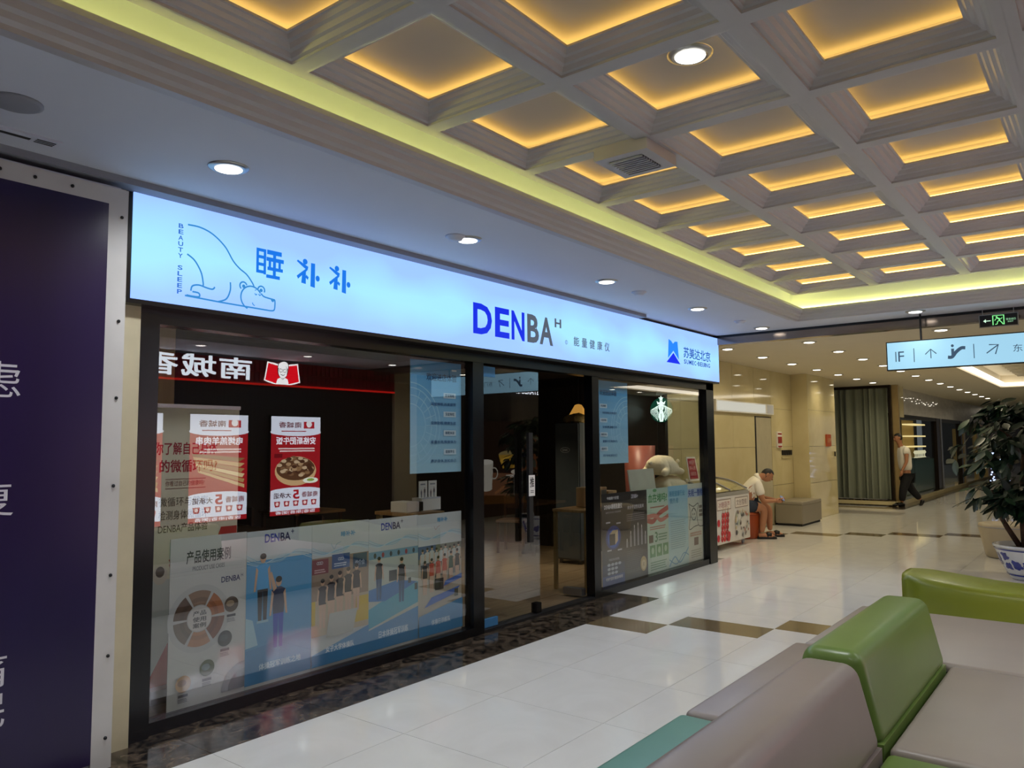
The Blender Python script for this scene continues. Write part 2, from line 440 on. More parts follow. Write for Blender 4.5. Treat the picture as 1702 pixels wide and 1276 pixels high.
# air grille hung in a coffer
g = thing('air_grille', 'square white air grille hung inside a coffer', 'vent', (3.66, -2.36, 3.12))
MB().box(-.17, -.16, .0, .17, .16, .012).box(-.17, -.16, .012, -.15, .16, .16).box(.15, -.16, .012, .17, .16, .16).box(-.15, -.16, .012, .15, -.14, .16).box(-.15, .14, .012, .15, .16, .16).build('frame', m_mould, g)
box('opening', (-.11, -.1, -.002), (.11, .1, .0), m_blackm, g)
for k in range(9):
    box('slat', (-.11 + .0265 * k, -.1, -.012), (-.102 + .0265 * k, .1, -.001), m_mould, g)

# downlights
def downlight(name, label, group, loc, watts, col, lensm, r=.085, size=2.7):
    t = thing(name, label, 'downlight', loc, 0, group)
    MB().lathe([(r * .78, -.002), (r * .8, -.012), (r, -.010), (r * 1.18, -.004), (r * 1.2, 0)], 24, cap=False).build('trim_ring', MATS['brushed_steel'], t, True)
    MB().lathe([(r * .82, -.006), (r * .78, -.013), (r * .5, -.018), (.001, -.02)], 24, cap=False).build('lens', lensm, t)
    if watts: spot('lamp', (0, 0, -.03), watts, col, size, 1., t)
    return t
lab = 'round white recessed downlight in the flat ceiling before the shop lightbox'
for k in range(-2, 5):
    downlight('downlight', lab, 'downlights before the lightbox', (2.14 + 1.825 * k, -.85 - .02 * k, CZ), NEAR_W, (.90, .95, 1), m_lens)
for k in range(-1, 5):
    downlight('downlight', 'round recessed downlight in the ceiling before the red restaurant front', 'downlights across the corridor', (2.14 + 1.825 * k, -5.75, CZ), NEAR_W, (.93, .96, 1), m_lens)
downlight('downlight', 'large round white downlight glowing inside a ceiling coffer', None, (3.10, -2.95, 3.322), NEAR_W * 1.2, (.95, .97, 1), m_lens, r=.085)
for x, y in ((CX0 - 2 * P_, CY0 - 2 * P_), (CX0 + 3 * P_, CY0 - 3 * P_)):  # extra downlights added out of view to give the corridor more light
    downlight('downlight', 'round downlight added out of view in a coffer of the sunken tray', 'added coffer downlights', (x, y, 3.322), NEAR_W * 1.2, (.95, .97, 1), m_lens)
for r_i, (yy, x0, cnt) in enumerate(((.16, 11.0, 7), (-1.03, 11.0, 14), (-2.68, 9.45 + 1.45, 3), (-5.9, 11.5, 6))):
    for k in range(cnt):
        downlight('downlight', ['round warm downlight in the row over the cream wall', 'round warm downlight in the second row from the cream wall', 'round warm downlight above the hanging direction sign', 'round warm downlight along the far side of the corridor'][r_i],
                  ['downlights over the cream wall', 'second row of warm downlights', 'downlights above the direction sign', 'downlights along the far side'][r_i],
                  (x0 + 1.45 * k, yy, 2.99), FAR_W if k % 2 == 0 or r_i == 0 or k >= 6 else 0, (1, .86, .58), m_lens_warm, .09)
downlight('downlight', 'single round downlight in front of the bronze rail', None, (9.35, -2.68, CZ), NEAR_W, (1, .95, .85), m_lens)
for k, (x, y) in enumerate(((3.85, -.86), (6.41, -.87), (8.74, -.93))):
    t = thing('ceiling_sensor', ['small round white sensor on the ceiling beside a downlight', 'small round white sensor on the ceiling above the blue lettering', 'small round white sensor on the ceiling near the bronze rail'][k], 'sensor', (x, y, CZ))
    MB().lathe([(.002, -.03), (.045, -.028), (.055, -.012), (.07, -.008), (.07, 0)], 20).build('housing', m_white, t, True)
t = thing('ceiling_speaker', 'round grey ceiling speaker above the purple hoarding', 'speaker', (1.17, -.85, CZ))
MB().lathe([(.002, -.012), (.085, -.012), (.1, -.006), (.1, 0)], 24).build('grille', m_gap, t, True)
t = thing('linear_vent', 'slim slot vent in the ceiling above the purple hoarding', 'vent', (1.05, -.5, CZ))
MB().box(-.6, -.05, -.01, .42, .05, 0).build('frame', m_white, t)
box('slot', (-.58, -.012, -.012), (.3, .012, -.0095), m_blackm, t)
for k in range(3): box('louvre', (.32, -.03 + .02 * k, -.012), (.4, -.022 + .02 * k, -.0095), m_blackm, t)

# ================================================================== SETTING: shop shell
# x along the shopfront, glass line at y = 0
wl = box('wall_left', (1.88, -.12, 0), (2.07, .3, CZ), mat('cream_paint', '#cfc3a2', .6)); struct(wl, 'cream pilaster between hoarding and shopfront', 'wall')
sf = sempty('shop_floor', 'brown plank floor inside the sleep shop', 'floor')
MB().box(2.0, .06, -.05, 9.95, 5.2, .004).build('floor_base', m_walnut, sf)
for r in range(15):
    off = (r % 3) * .4
    x = 2.0
    while x < 9.95:
        w = (1.2 - off) if x == 2.0 else 1.2
        x1 = min(9.95, x + w); q = 0
        box('floor_plank', (x + .002, .06 + r * .34, .004), (x1 - .002, .06 + r * .34 + .336, .008 + .001 * random.random()), m_wood_floor, sf); x = x1
wb = box('wall_back', (1.9, 5.0, 0), (10, 5.15, CZ), m_shop_wall); struct(wb, 'dark brown back wall of the shop', 'wall')
wr = sempty('wall_right', 'dark ribbed side wall inside the shop', 'wall')
for k in range(9):
    box('wall_panel', (9.9, .78 + .48 * k, .0), (9.96, .78 + .48 * k + .474, 2.5), m_shop_wall, wr)
box('wall_core', (9.965, .78, 0), (10.0, 5.1, 3.0), m_shop_wall, wr)
ws = box('wall_side', (1.9, .3, 0), (2.05, 5.1, CZ), m_shop_wall); struct(ws, 'dark side wall of the shop behind the pilaster', 'wall')
sc_ = box('shop_ceiling', (1.9, .1, 2.62), (10, 5.1, 2.7), m_shop_ceiling); struct(sc_, 'dark ceiling inside the shop', 'ceiling')
col_in = box('trim_3', (2.60, .86, 0), (2.80, 1.0, 2.6), mat('pale_oak', '#c7a468', .4, var=.1, stretch=(8, 8, .5))); struct(col_in, 'pale wood post inside the shop behind the banner stand', 'trim')

# shopfront frame
fr = sempty('trim_4', 'black metal shopfront frame', 'trim')
FT = 2.30
box('jamb', (2.08, -.08, 0), (2.20, .06, FT + .1), m_black, fr)
box('mullion', (4.96, -.05, 0), (5.10, .05, FT + .1), m_black, fr)
box('mullion', (6.86, -.05, 0), (6.99, .05, FT + .1), m_black, fr)
box('corner_post', (9.70, -.06, 0), (9.93, .06, FT + .12), m_black, fr)
box('header', (2.08, -.06, FT - .0), (9.93, .06, FT + .12), m_black, fr)
box('sill', (2.2, -.05, 0), (4.96, .05, .07), m_black, fr)
box('sill', (6.99, -.05, 0), (9.70, .05, .07), m_black, fr)
box('door_threshold', (5.1, -.05, 0), (6.86, .05, .025), m_blackm, fr)
box('side_mullion', (9.87, .64, 0), (9.95, .76, 2.45), m_black, fr)
box('side_header', (9.86, .06, 2.28), (9.95, .76, 2.45), m_black, fr)
box('side_sill', (9.86, .06, 0), (9.95, .64, .1), m_black, fr)
# glass
w1 = box('window_1', (2.2, -.006, .07), (4.96, .006, FT), m_glass); struct(w1, 'wide shop window pane with use-case posters', 'window')
w2 = box('window_2', (6.99, -.006, .07), (9.70, .006, FT), m_glass); struct(w2, 'shop window pane beside the doorway with small posters', 'window')
w3 = box('window_3', (9.90, .06, .1), (9.912, .64, 2.28), m_glass); struct(w3, 'narrow side window pane at the shop corner', 'window')
d1 = box('door_1', (5.11, -.006, .03), (5.965, .006, FT - .02), m_glass); struct(d1, 'closed frameless glass door leaf of the shop', 'door')
def hslab(x0, z0, x1, z1, y0, y1, name, m, par): return box(name, (x0, y0, z0), (x1, y1, z1), m, par)
hslab(5.695, .70, 5.755, 1.70, -.09, -.06, 'door_handle', m_blackm, d1)
hslab(5.705, .92, 5.745, .95, -.065, .0, 'handle_bracket', m_black, d1)
hslab(5.705, 1.48, 5.745, 1.51, -.065, .0, 'handle_bracket', m_black, d1)
hslab(5.87, .03, 5.95, .12, -.03, .03, 'floor_lock', m_black, d1)
hslab(5.11, FT - .11, 5.30, FT - .02, -.016, .016, 'patch_fitting', mat('blue_film', '#3c78a8', .4), d1)
hslab(5.12, .03, 5.32, .10, -.016, .016, 'patch_fitting', MATS['blue_film'], d1)
tagp = box('pull_tag', (5.685, -.096, 1.12), (5.775, -.091, 1.31), m_paper, d1)
c = Cv(); c.text('推', .015, .08, .075, .17, '#1a1a1a', .02); c.rect(.02, .03, .07, .036, '#444444'); c.rect(.02, .045, .07, .051, '#444444')
c.build('print', PRINT, tagp, (5.685, -.0965, 1.12), UP)
d2 = sempty('door_2', 'open glass door leaf swung into the shop', 'door')
box('glass_leaf', (6.83, .06, .03), (6.842, .92, FT - .02), m_glass, d2)
box('door_handle', (6.775, .82, .68), (6.80, .86, 1.55), m_blackm, d2)
box('floor_clamp', (6.79, .07, .03), (6.87, .30, .1), m_steel, d2)

# ================================================================== lightbox sign
lb = thing('lightbox_sign', 'long glowing pale blue lightbox fascia with logos over the shopfront', 'sign')
SX0, SX1, SZ0, SZ1, SY = 1.97, 9.80, 2.40, 2.985, -.2
MB().box(SX0 - .02, SY + .002, SZ0 - .025, SX1 + .012, .0, SZ1 + .012).build('case', m_black, lb)
fm = bpy.data.materials.new('lightbox_face'); fm.use_nodes = True; nt = fm.node_tree; b = nt.nodes['Principled BSDF']
tc = nt.nodes.new('ShaderNodeTexCoord'); nz = nt.nodes.new('ShaderNodeTexNoise'); nz.inputs['Scale'].default_value = 1.7; nz.inputs['Detail'].default_value = 1.
sep = nt.nodes.new('ShaderNodeSeparateXYZ'); nt.links.new(tc.outputs['Object'], sep.inputs[0]); nt.links.new(tc.outputs['Object'], nz.inputs['Vector'])
m1 = nt.nodes.new('ShaderNodeMath'); m1.operation = 'SUBTRACT'; m1.inputs[1].default_value = (SZ0 + SZ1) / 2; nt.links.new(sep.outputs['Z'], m1.inputs[0])
m2 = nt.nodes.new('ShaderNodeMath'); m2.operation = 'ABSOLUTE'; nt.links.new(m1.outputs[0], m2.inputs[0])
m3 = nt.nodes.new('ShaderNodeMath'); m3.operation = 'MULTIPLY_ADD'; m3.inputs[1].default_value = 2.4; m3.inputs[2].default_value = -.22; nt.links.new(m2.outputs[0], m3.inputs[0])
m4 = nt.nodes.new('ShaderNodeMath'); m4.operation = 'ADD'; nt.links.new(m3.outputs[0], m4.inputs[0]); nt.links.new(nz.outputs['Fac'], m4.inputs[1])
cr = nt.nodes.new('ShaderNodeValToRGB'); e = cr.color_ramp.elements
e[0].position = .25; e[0].color = (*lin('#93cff8'), 1); e[1].position = .85; e[1].color = (*lin('#8cb2ff'), 1)
nt.links.new(m4.outputs[0], cr.inputs['Fac']); nt.links.new(cr.outputs['Color'], b.inputs['Emission Color'])
b.inputs['Emission Strength'].default_value = SIGN_E; b.inputs['Base Color'].default_value = (.05, .06, .07, 1); b.inputs['Roughness'].default_value = .6; b.inputs['Specular IOR Level'].default_value = .1
MB().box(SX0, SY - .006, SZ0, SX1, SY + .002, SZ1).build('face', fm, lb)
def sg(cv, name, lbl=None):
    o = cv.build(name, PRINT_LIT, lb, (0, SY - .0065, 0), UP)
    if lbl: o['label'] = lbl
    return o
BL = '#2f78b4'
def letter(t, x0, z0, x1, z1, col, bold=0., label=None):
    c = Cv(); c.text(t, x0, z0, x1, z1, col, bold); return sg(c, 'letter', label)
for i, k in enumerate('BEAUTY SLEEP'):
    z = 2.842 - i * .0345
    if k != ' ': letter(k, 2.228, z, 2.257, z + .026, '#2b5fb0', .02)
c = Cv(); lw = .0095
c.curve([(2.283, 2.872), (2.36, 2.872), (2.44, 2.848), (2.52, 2.79), (2.575, 2.715), (2.62, 2.675), (2.67, 2.645), (2.71, 2.60), (2.725, 2.572)], lw, BL)
c.curve([(2.283, 2.70), (2.33, 2.67), (2.37, 2.61), (2.385, 2.55), (2.385, 2.527)], lw, BL)
c.curve([(2.285, 2.462), (2.32, 2.46), (2.36, 2.462), (2.365, 2.475), (2.355, 2.485), (2.32, 2.487)], lw, BL)
c.curve([(2.31, 2.49), (2.32, 2.52), (2.36, 2.531), (2.41, 2.522), (2.445, 2.52), (2.46, 2.535)], lw, BL)
c.curve([(2.56, 2.58), (2.56, 2.53), (2.535, 2.475), (2.48, 2.45)], lw, BL)
c.line([(2.275, 2.458), (2.5, 2.45), (2.84, 2.444)], lw, BL)
c.curve([(2.84, 2.444), (2.868, 2.452), (2.874, 2.49), (2.872, 2.517)], lw, BL)
c.ring(2.705, 2.505, .073, lw, BL, .55, PI + 1.2)
c.ring(2.648, 2.572, .024, lw, BL, .3, PI + .9); c.ell(2.65, 2.57, .011, .011, BL)
c.ring(2.773, 2.565, .024, lw, BL, -.5, PI - .1); c.ell(2.772, 2.563, .011, .011, BL)
c.curve([(2.772, 2.543), (2.79, 2.528), (2.82, 2.522), (2.872, 2.517)], lw, BL)
c.poly([(2.838, 2.524), (2.874, 2.519), (2.86, 2.500), (2.848, 2.504)], BL)
for q in (2.735, 2.762):
    c.curve([(q - .008, 2.538), (q, 2.529), (q + .008, 2.536)], .006, BL); c.line([(q - .008, 2.556), (q + .004, 2.562)], .005, BL)
c.curve([(2.712, 2.478), (2.715, 2.468), (2.728, 2.46)], .006, BL)
sg(c, 'bear_emblem', 'outline drawing of a sleeping bear')
BC = '#1668cc'
c = Cv(.00004); Q = lambda x, z: (2.735 + .2 * x, 2.65 + .18 * z)       # heavy blocky character of bars
def qr(x0, z0, x1, z1): c.poly([Q(x0, z0), Q(x1, z0), Q(x1, z1), Q(x0, z1)], BC)
qr(0, .12, .09, .98); qr(.26, .10, .35, .96)
for z in (.12, .38, .64, .88): qr(0, z, .35, z + .11)
qr(.38, .84, .92, 1.0); qr(.60, .05, .71, .98); qr(.36, .60, 1.0, .74); qr(.40, .28, .97, .40); qr(.36, .0, .86, .12)
qr(.44, .28, .53, .74); qr(.80, .28, .89, .74)
sg(c, 'letter', 'bold blue character')
for ox in (3.035, 3.298):
    c = Cv(.00004); Q = lambda x, z: (ox + .182 * x, 2.642 + .185 * z)
    c.ell(*Q(.36, .88), .019, .019, BC, 16); c.poly([Q(.0, .84), Q(.04, .90), Q(.50, .72), Q(.47, .58), Q(.30, .66)], BC); c.poly([Q(.5, .72), Q(.44, .56), Q(.06, .22), Q(.0, .32)], BC)
    c.poly([Q(.20, .10), Q(.40, .08), Q(.40, .52), Q(.24, .46)], BC); c.poly([Q(.42, .42), Q(.52, .34), Q(.48, .24), Q(.38, .32)], BC)
    c.poly([Q(.60, .03), Q(.80, .0), Q(.80, .88), Q(.62, .88)], BC); c.ell(*Q(.92, .36), .017, .02, BC, 16)
    sg(c, 'letter', 'bold blue character')
for k, x0, x1, col in (('D', 4.785, 5.03, '#1228c8'), ('E', 5.07, 5.27, '#1228c8'), ('N', 5.30, 5.49, '#1228c8'), ('B', 5.53, 5.71, '#4a525e'), ('A', 5.72, 5.935, '#4a525e')):
    letter(k, x0, 2.515, x1, 2.775, col, .03, 'large blue letter' if col == '#1228c8' else 'large grey letter')
letter('H', 5.965, 2.70, 6.075, 2.785, '#4a525e', .03)
c = Cv(); c.ring(6.16, 2.575, .018, .005, '#4a525e'); c.text('R', 6.152, 2.566, 6.168, 2.585, '#4a525e', .0); sg(c, 'round_mark')
for i, k in enumerate('能量健康仪'): letter(k, 6.29 + .145 * i, 2.555, 6.385 + .145 * i, 2.645, '#434c58', .013)
c = Cv(); c.poly([(8.31, 2.60), (8.335, 2.83), (8.40, 2.815), (8.45, 2.785), (8.50, 2.815), (8.57, 2.82), (8.60, 2.60), (8.455, 2.70)], '#2177e2')
c.poly([(8.27, 2.55), (8.455, 2.675), (8.635, 2.55)], '#1228d2')
sg(c, 'triangle_emblem', 'blue triangular emblem')
for i, k in enumerate('苏美达北京'): letter(k, 8.735 + .16 * i, 2.645, 8.885 + .16 * i, 2.775, '#1c479c', .016)
for i, (k, w_) in enumerate(zip('SUMEC-BEIJING', (1, 1.05, 1.25, .95, 1, .55, 1, .95, .35, .7, .35, 1.1, 1.1))):
    a = 8.74 + .785 * sum((1, 1.05, 1.25, .95, 1, .55, 1, .95, .35, .7, .35, 1.1, 1.1)[:i]) / 11.35
    letter(k, a, 2.568 if k != '-' else 2.590, a + .785 * w_ / 11.35 * .8, 2.622 if k != '-' else 2.600, '#0f3a90', .02 if k not in '-I' else 0.)

# ================================================================== printed window posters
def logo(c, x, y, h, col='#1c2350', plus='+', w=None):
    w = w or h * 3.6
    c.text('DEN', x, y, x + w * .56, y + h, '#2a3a9c', .02); c.text('BA', x + w * .6, y, x + w, y + h, col, .02)
    c.text(plus, x + w * 1.02, y + h * .75, x + w * 1.14, y + h * 1.3, col, .01)
def sheet(name, label, x0, z0, x1, z1, y, color, group=None, draw=None, m=None, rough=.4):
    o = MB().box(0, -.0, 0, x1 - x0, .003, z1 - z0).build(name, m or mat('film_' + color.strip('#'), color, rough, var=.02), None, loc=(x0, y, z0))
    tag(o, label, 'poster', group)
    if draw:
        c = Cv(); draw(c, x1 - x0, z1 - z0); c.build('print', PRINT, o, (0, -.0008, 0), UP)
    return o
def person_fig(c, x, y, h, shirt, legs, skin='#c9a184', hair='#1b1614', arms=True):
    c.poly([(x - h * .07, y), (x - h * .015, y), (x, y + h * .45), (x + h * .015, y), (x + h * .07, y), (x + h * .09, y + h * .5), (x - h * .09, y + h * .5)], legs)
    c.poly([(x - h * .09, y + h * .47), (x + h * .09, y + h * .47), (x + h * .115, y + h * .8), (x + h * .04, y + h * .84), (x - h * .04, y + h * .84), (x - h * .115, y + h * .8)], shirt)
    if arms:
        c.poly([(x - h * .115, y + h * .8), (x - h * .15, y + h * .45), (x - h * .12, y + h * .45), (x - h * .08, y + h * .75)], skin)
        c.poly([(x + h * .115, y + h * .8), (x + h * .15, y + h * .45), (x + h * .12, y + h * .45), (x + h * .08, y + h * .75)], skin)
    c.ell(x, y + h * .91, h * .05, h * .065, skin, 12); c.ell(x, y + h * .945, h * .054, h * .045, hair, 12)
def waves(c, w, z, amp):
    for k in range(5):
        c.curve([(0, z + amp * (.5 - .2 * k)), (w * .2, z + amp * (-.3 - .1 * k)), (w * .5, z + amp * (-.5 + .15 * k)), (w * .75, z + amp * (.5 - .1 * k)), (w, z + amp * (.2 - .2 * k))], .004, ['#8fb6c8', '#a9c8d4', '#7ba4bd', '#9dc3d6', '#b9d3dc'][k])
def d_panel1(c, w, h):
    c.rect(0, 0, w, h, '#c4c2bf')
    c.text('产品使用案例', .10, .83, .39, .905, '#2b2b35', .02); c.text('PRODUCT USE CASES', .14, .785, .35, .81, '#4a4a55', 0.)
    c.text('DENBA', .33, .69, .46, .725, '#252c5c', .02); c.text('H', .465, .71, .48, .73, '#252c5c')
    cx, cy, R = .19, .50, .20
    c.ell(cx, cy, R, R, '#b9b7b6', 36)
    cols = ['#a7653f', '#8d6f5b', '#5c4436', '#6d5c50', '#b27d58', '#7a4a35']
    for k in range(6):
        a0 = k * PI / 3 + .06; a1 = (k + 1) * PI / 3 - .06
        for r0, r1, dk in ((.08, .165, 1.), (.10, .125, .75)):
            pts = [(cx + r1 * math.cos(a0 + (a1 - a0) * i / 8), cy + r1 * math.sin(a0 + (a1 - a0) * i / 8)) for i in range(9)]
            pts += [(cx + r0 * math.cos(a1 + (a0 - a1) * i / 8), cy + r0 * math.sin(a1 + (a0 - a1) * i / 8)) for i in range(9)]
            c.poly(pts, tuple(x * dk for x in lin(cols[k])))
    c.ell(cx, cy, .075, .075, '#d0c9c5', 24)
    for i, t in enumerate(('产品', '使用', '案例')): c.text(t, cx - .042, cy + .018 - .036 * i, cx + .042, cy + .046 - .036 * i, '#33303a', .02)
    for (x, y, col, c2) in ((.40, .55, '#5a4a3e', '#a58d72'), (.36, .35, '#22252b', '#3c4048'), (.245, .20, '#4b5230', '#7a8a8f'), (.095, .14, '#b98a54', '#8a5c34')):
        c.ell(x, y, .048, .048, col, 20); c.ell(x - .008, y + .006, .028, .02, c2, 12); c.rect(x - .03, y - .075, x + .03, y - .06, '#4b4a50'); c.rows(x - .03, y - .105, x + .03, y - .08, 3, '#6b6a70')
    c.ell(.50, .03, .16, .16, '#8d9095', 24, PI / 2, PI); c.ell(.50, .03, .115, .115, '#565a60', 24, PI / 2, PI)
def d_panel2(c, w, h):
    c.rect(0, 0, w, h, '#bfc5c6'); c.rect(0, .02, w, .79, '#4d94c4'); waves(c, w, .80, .06)
    logo(c, .13, .90, .055); c.poly([(0, .25), (.09, .26), (.05, .42), (0, .44)], '#9fc4d4')
    c.poly([(0, .02), (w, .02), (w, .29), (0, .235)], '#3d86ba')
    person_fig(c, .12, .40, .44, '#4aa0d8', '#1b1d26'); c.rect(.08, .395, .165, .41, '#8fb8cc')
    person_fig(c, .24, .22, .46, '#26304f', '#1e46b4'); c.poly([(.2, .58), (.17, .70), (.185, .71), (.225, .6)], '#c9a184')
    c.text('体操冠军训练之地', .10, .10, .42, .14, '#c3dcea', .02)
def d_group(c, w, h, mode):
    c.rect(0, 0, w, h, '#c0c4c3')
    waves(c, w, .80, .05)
    if mode == 0:
        c.text('睡补补', .25, .88, .38, .915, '#4a90bb', .03); c.curve([(.16, .84), (.19, .80), (.21, .83), (.25, .845)], .004, '#8aa4b4')
        c.rect(0, .45, w, .75, '#8e7866'); c.rect(.0, .64, .14, .74, '#742233'); c.rect(.17, .66, .33, .76, '#1f4d84'); c.rect(.36, .64, .49, .745, '#20455f')
        c.rows(.19, .675, .31, .705, 2, '#c8d4e0'); c.rows(.02, .65, .12, .68, 2, '#caa'.replace('caa', 'ccaaaa')); c.text('仲介会', .38, .66, .47, .70, '#d0dce4')
        for r in ((.25, .725), (.065, .715)):
            for q in range(3): c.ring(r[0] - .016 + .016 * q, r[1], .009, .003, '#d5dbe2', n=12)
        c.rect(0, .22, w, .46, '#b7a68a'); c.rect(0, .30, .03, .46, '#c9a91d'); c.rect(.38, .26, w, .44, '#c9a91d')
        for k in range(5): person_fig(c, .09 + .075 * k, .27 + .018 * k, .34, '#241f26', '#caa68c')
        c.poly([(.12, .2), (.36, .2), (.40, .36), (.15, .36)], '#b3b2aa')
        c.poly([(0, .02), (w, .02), (w, .22), (0, .10)], '#3d86ba'); c.text('女子大学体操队', .12, .10, .37, .14, '#dbe7ee', .02)
    elif mode == 1:
        logo(c, .12, .885, .055); c.rect(0, .20, w, .70, '#b6bcb2'); c.rect(0, .68, w, .735, '#6d97ad')
        for k in range(6): c.ell(.06 + .08 * k, .705, .014, .02, ['#303844', '#963048', '#2c3a50'][k % 3], 8)
        c.poly([(0, .18), (w, .30), (w, .46), (.12, .36), (0, .32)], '#4aa0b8'); c.poly([(0, .38), (.16, .36), (.5, .46), (.3, .50), (.0, .46)], '#3474b4')
        person_fig(c, .10, .38, .32, '#20252b', '#2b4f7a'); person_fig(c, .33, .33, .34, '#23282d', '#2b4f7a'); c.rect(.20, .50, .28, .58, '#2b3138')
        c.rect(.40, .46, .43, .50, '#2d3a3a'); c.rect(.47, .40, .5, .45, '#2d3a3a')
        c.poly([(0, .02), (w, .02), (w, .27), (0, .17)], '#3d86ba'); c.text('日本体操冠军训练', .10, .10, .40, .15, '#cfe2ee', .02)
    else:
        c.text('睡补补', .22, .90, .34, .935, '#4a90bb', .03); c.curve([(.18, .87), (.2, .84), (.22, .86), (.25, .87)], .004, '#b08a8a')
        c.rect(0, .18, w, .70, '#b5ad9c'); c.rect(0, .58, w, .72, '#6f7466'); c.rect(.0, .62, .2, .72, '#3e5a80')
        for k in range(9): person_fig(c, .05 + .052 * k, .46 + .01 * (k % 3), .24, '#b9bdb8', '#6a6f70')
        for k in range(6): person_fig(c, .07 + .075 * k, .34 + .012 * k, .27, ['#2a2c2e', '#b8442c', '#b8442c', '#b8442c', '#2c4a35', '#383838'][k], '#caa68c')
        c.rect(.18, .36, .28, .45, '#20242a'); c.poly([(.06, .24), (.40, .30), (.48, .36), (.14, .31)], '#2f5fb2'); c.poly([(.28, .38), (.5, .42), (.5, .46), (.30, .42)], '#2f5fb2')
        c.rect(.41, .28, .455, .34, '#2b3c33')
        c.poly([(0, .02), (w, .02), (w, .26), (0, .18)], '#3d86ba'); c.text('体操日训练队', .14, .09, .36, .135, '#cfe2ee', .02)
PY = .035
sheet('window_poster', 'pale use-case poster with a ring of photos on the shop window', 2.36, .07, 2.862, 1.055, PY, '#c4c2bf', None, d_panel1)
sheet('window_poster', 'blue window poster of a gymnast standing beside a coach', 2.864, .07, 3.368, 1.05, PY, '#bfc5c6', None, d_panel2)
sheet('window_poster', 'window poster of five seated women gymnasts', 3.370, .07, 3.878, 1.05, PY, '#c0c4c3', None, lambda c, w, h: d_group(c, w, h, 0))
sheet('window_poster', 'window poster of two athletes stretching on a blue mat', 3.880, .07, 4.388, 1.045, PY, '#c0c4c3', None, lambda c, w, h: d_group(c, w, h, 1))
sheet('window_poster', 'window poster of a large team in red shirts, next to the doorway', 4.390, .07, 4.90, 1.04, PY, '#c0c4c3', None, lambda c, w, h: d_group(c, w, h, 2))

def d_menu(c, w, h, flip):
    for k in range(12): c.rect(0, h * k / 12, w, h * (k + 1) / 12, tuple(lin('#9cc6da')[i] * (1 - k / 11) + lin('#4a9ad0')[i] * k / 11 for i in range(3)))
    cx = w if flip else 0
    for r in (.34, .30, .24, .17): c.ring(cx, h * .42, r * w / .6, .008, '#9cc9e0', PI / 2 if flip else -PI / 2, PI * 1.5 if flip else PI / 2)
    for k in range(9):
        a = (PI if flip else 0) + (k - 4) * .3; c.line([(cx + .18 * math.cos(a), h * .42 + .18 * math.sin(a)), (cx + .3 * math.cos(a), h * .42 + .3 * math.sin(a))], .005, '#a4cfe2')
    x0 = .04 if flip else .18
    c.text('欢迎进店体验', x0, h - .16, x0 + .36, h - .10, '#0d3560', .02); c.rect(x0 + .3, h - .07, x0 + .36, h - .055, '#d8e8f0')
    for k in range(4):
        y = h - .30 - .155 * k; tx = x0 + .2 if not flip else x0
        c.rect(tx, y, tx + .15, y + .045, '#c5d9e4'); c.text(['舒适睡眠', '深度睡眠', '睡眠体验', '健康养生'][k], tx + .02, y + .01, tx + .13, y + .036, '#2b4a66', .02)
        c.text(['深度睡眠,改善疲劳', '安神助眠,健康生活', '能量补充,恢复体力', '养护身体,放松自己'][k], x0 + .05, y - .065, x0 + .35, y - .038, '#1c5486', .015)
sheet('menu_poster', 'tall blue menu poster hung in the window beside the door leaf', 4.30, 1.37, 4.90, 2.28, PY, '#6cabd0', None, lambda c, w, h: d_menu(c, w, h, False))
sheet('menu_poster', 'tall blue menu poster hung in the window above the black posters', 7.10, 1.375, 7.745, 2.28, PY, '#6cabd0', None, lambda c, w, h: d_menu(c, w, h, True))

def d_dark1(c, w, h):
    c.rect(0, 0, w, h, '#15151f'); c.rect(0, 0, w, .22, '#17264a'); c.rect(0, 0, w, .10, '#233f80')
    c.text('今晚睡个好觉', .11, .91, .36, .945, '#d6d6dc', .02); c.text('DENBA睡眠能量仪', .05, .81, .43, .865, '#d6d6dc', .025); c.text('睡眠好身体好 能量满满', .08, .765, .40, .785, '#9a9aa8')
    c.ell(.235, .50, .16, .13, '#1c3a86', 24); c.ell(.235, .49, .12, .10, '#2c5cc0', 24)
    c.poly([(.15, .42), (.27, .42), (.27, .54), (.15, .54)], '#22242a'); c.poly([(.27, .42), (.33, .46), (.33, .58), (.27, .54)], '#cdb896'); c.poly([(.15, .54), (.27, .54), (.33, .58), (.22, .58)], '#b7a27c')
    for q in ((.08, .66), (.30, .64), (.10, .36), (.32, .35)): c.rect(q[0], q[1], q[0] + .09, q[1] + .016, '#b8b8c4')
    c.text('你是否有这些困扰', .13, .255, .35, .28, '#b8b8c4')
    for r in range(3):
        for k in range(3 + (r == 0)): c.ell(.13 + .075 * k, .215 - .045 * r, .034, .016, '#aab0bd', 12)
    c.text('守护您的健康睡眠', .06, .05, .42, .085, '#c8c8d4', .015)
def d_dark2(c, w, h):
    c.rect(0, 0, w, h, '#1a1820'); c.text('DENBA+', .17, .90, .33, .945, '#c8c4d0', .02); c.text('水分子活性化技术', .08, .78, .46, .825, '#c8c4d0', .015)
    c.rows(.06, .65, .48, .74, 4, '#7c7a88', .35)
    for k, hh in enumerate((.08, .16, .22, .24, .21, .13)):
        x = .06 + .085 * k; c.poly([(x - .018, .36), (x + .018, .36), (x + .02, .36 + hh * .7), (x + .006, .36 + hh), (x - .006, .36 + hh), (x - .02, .36 + hh * .7)], '#8f8d98'); c.ell(x, .36 + hh, .01, .02, '#c8c8d0', 8)
    c.rows(.05, .08, .44, .33, 12, '#4f4c54', .35); c.ell(.43, .14, .075, .085, '#b49a68', 20); c.ell(.43, .13, .05, .055, '#cdb98c', 20); c.text('奖', .41, .11, .45, .155, '#7a6030')
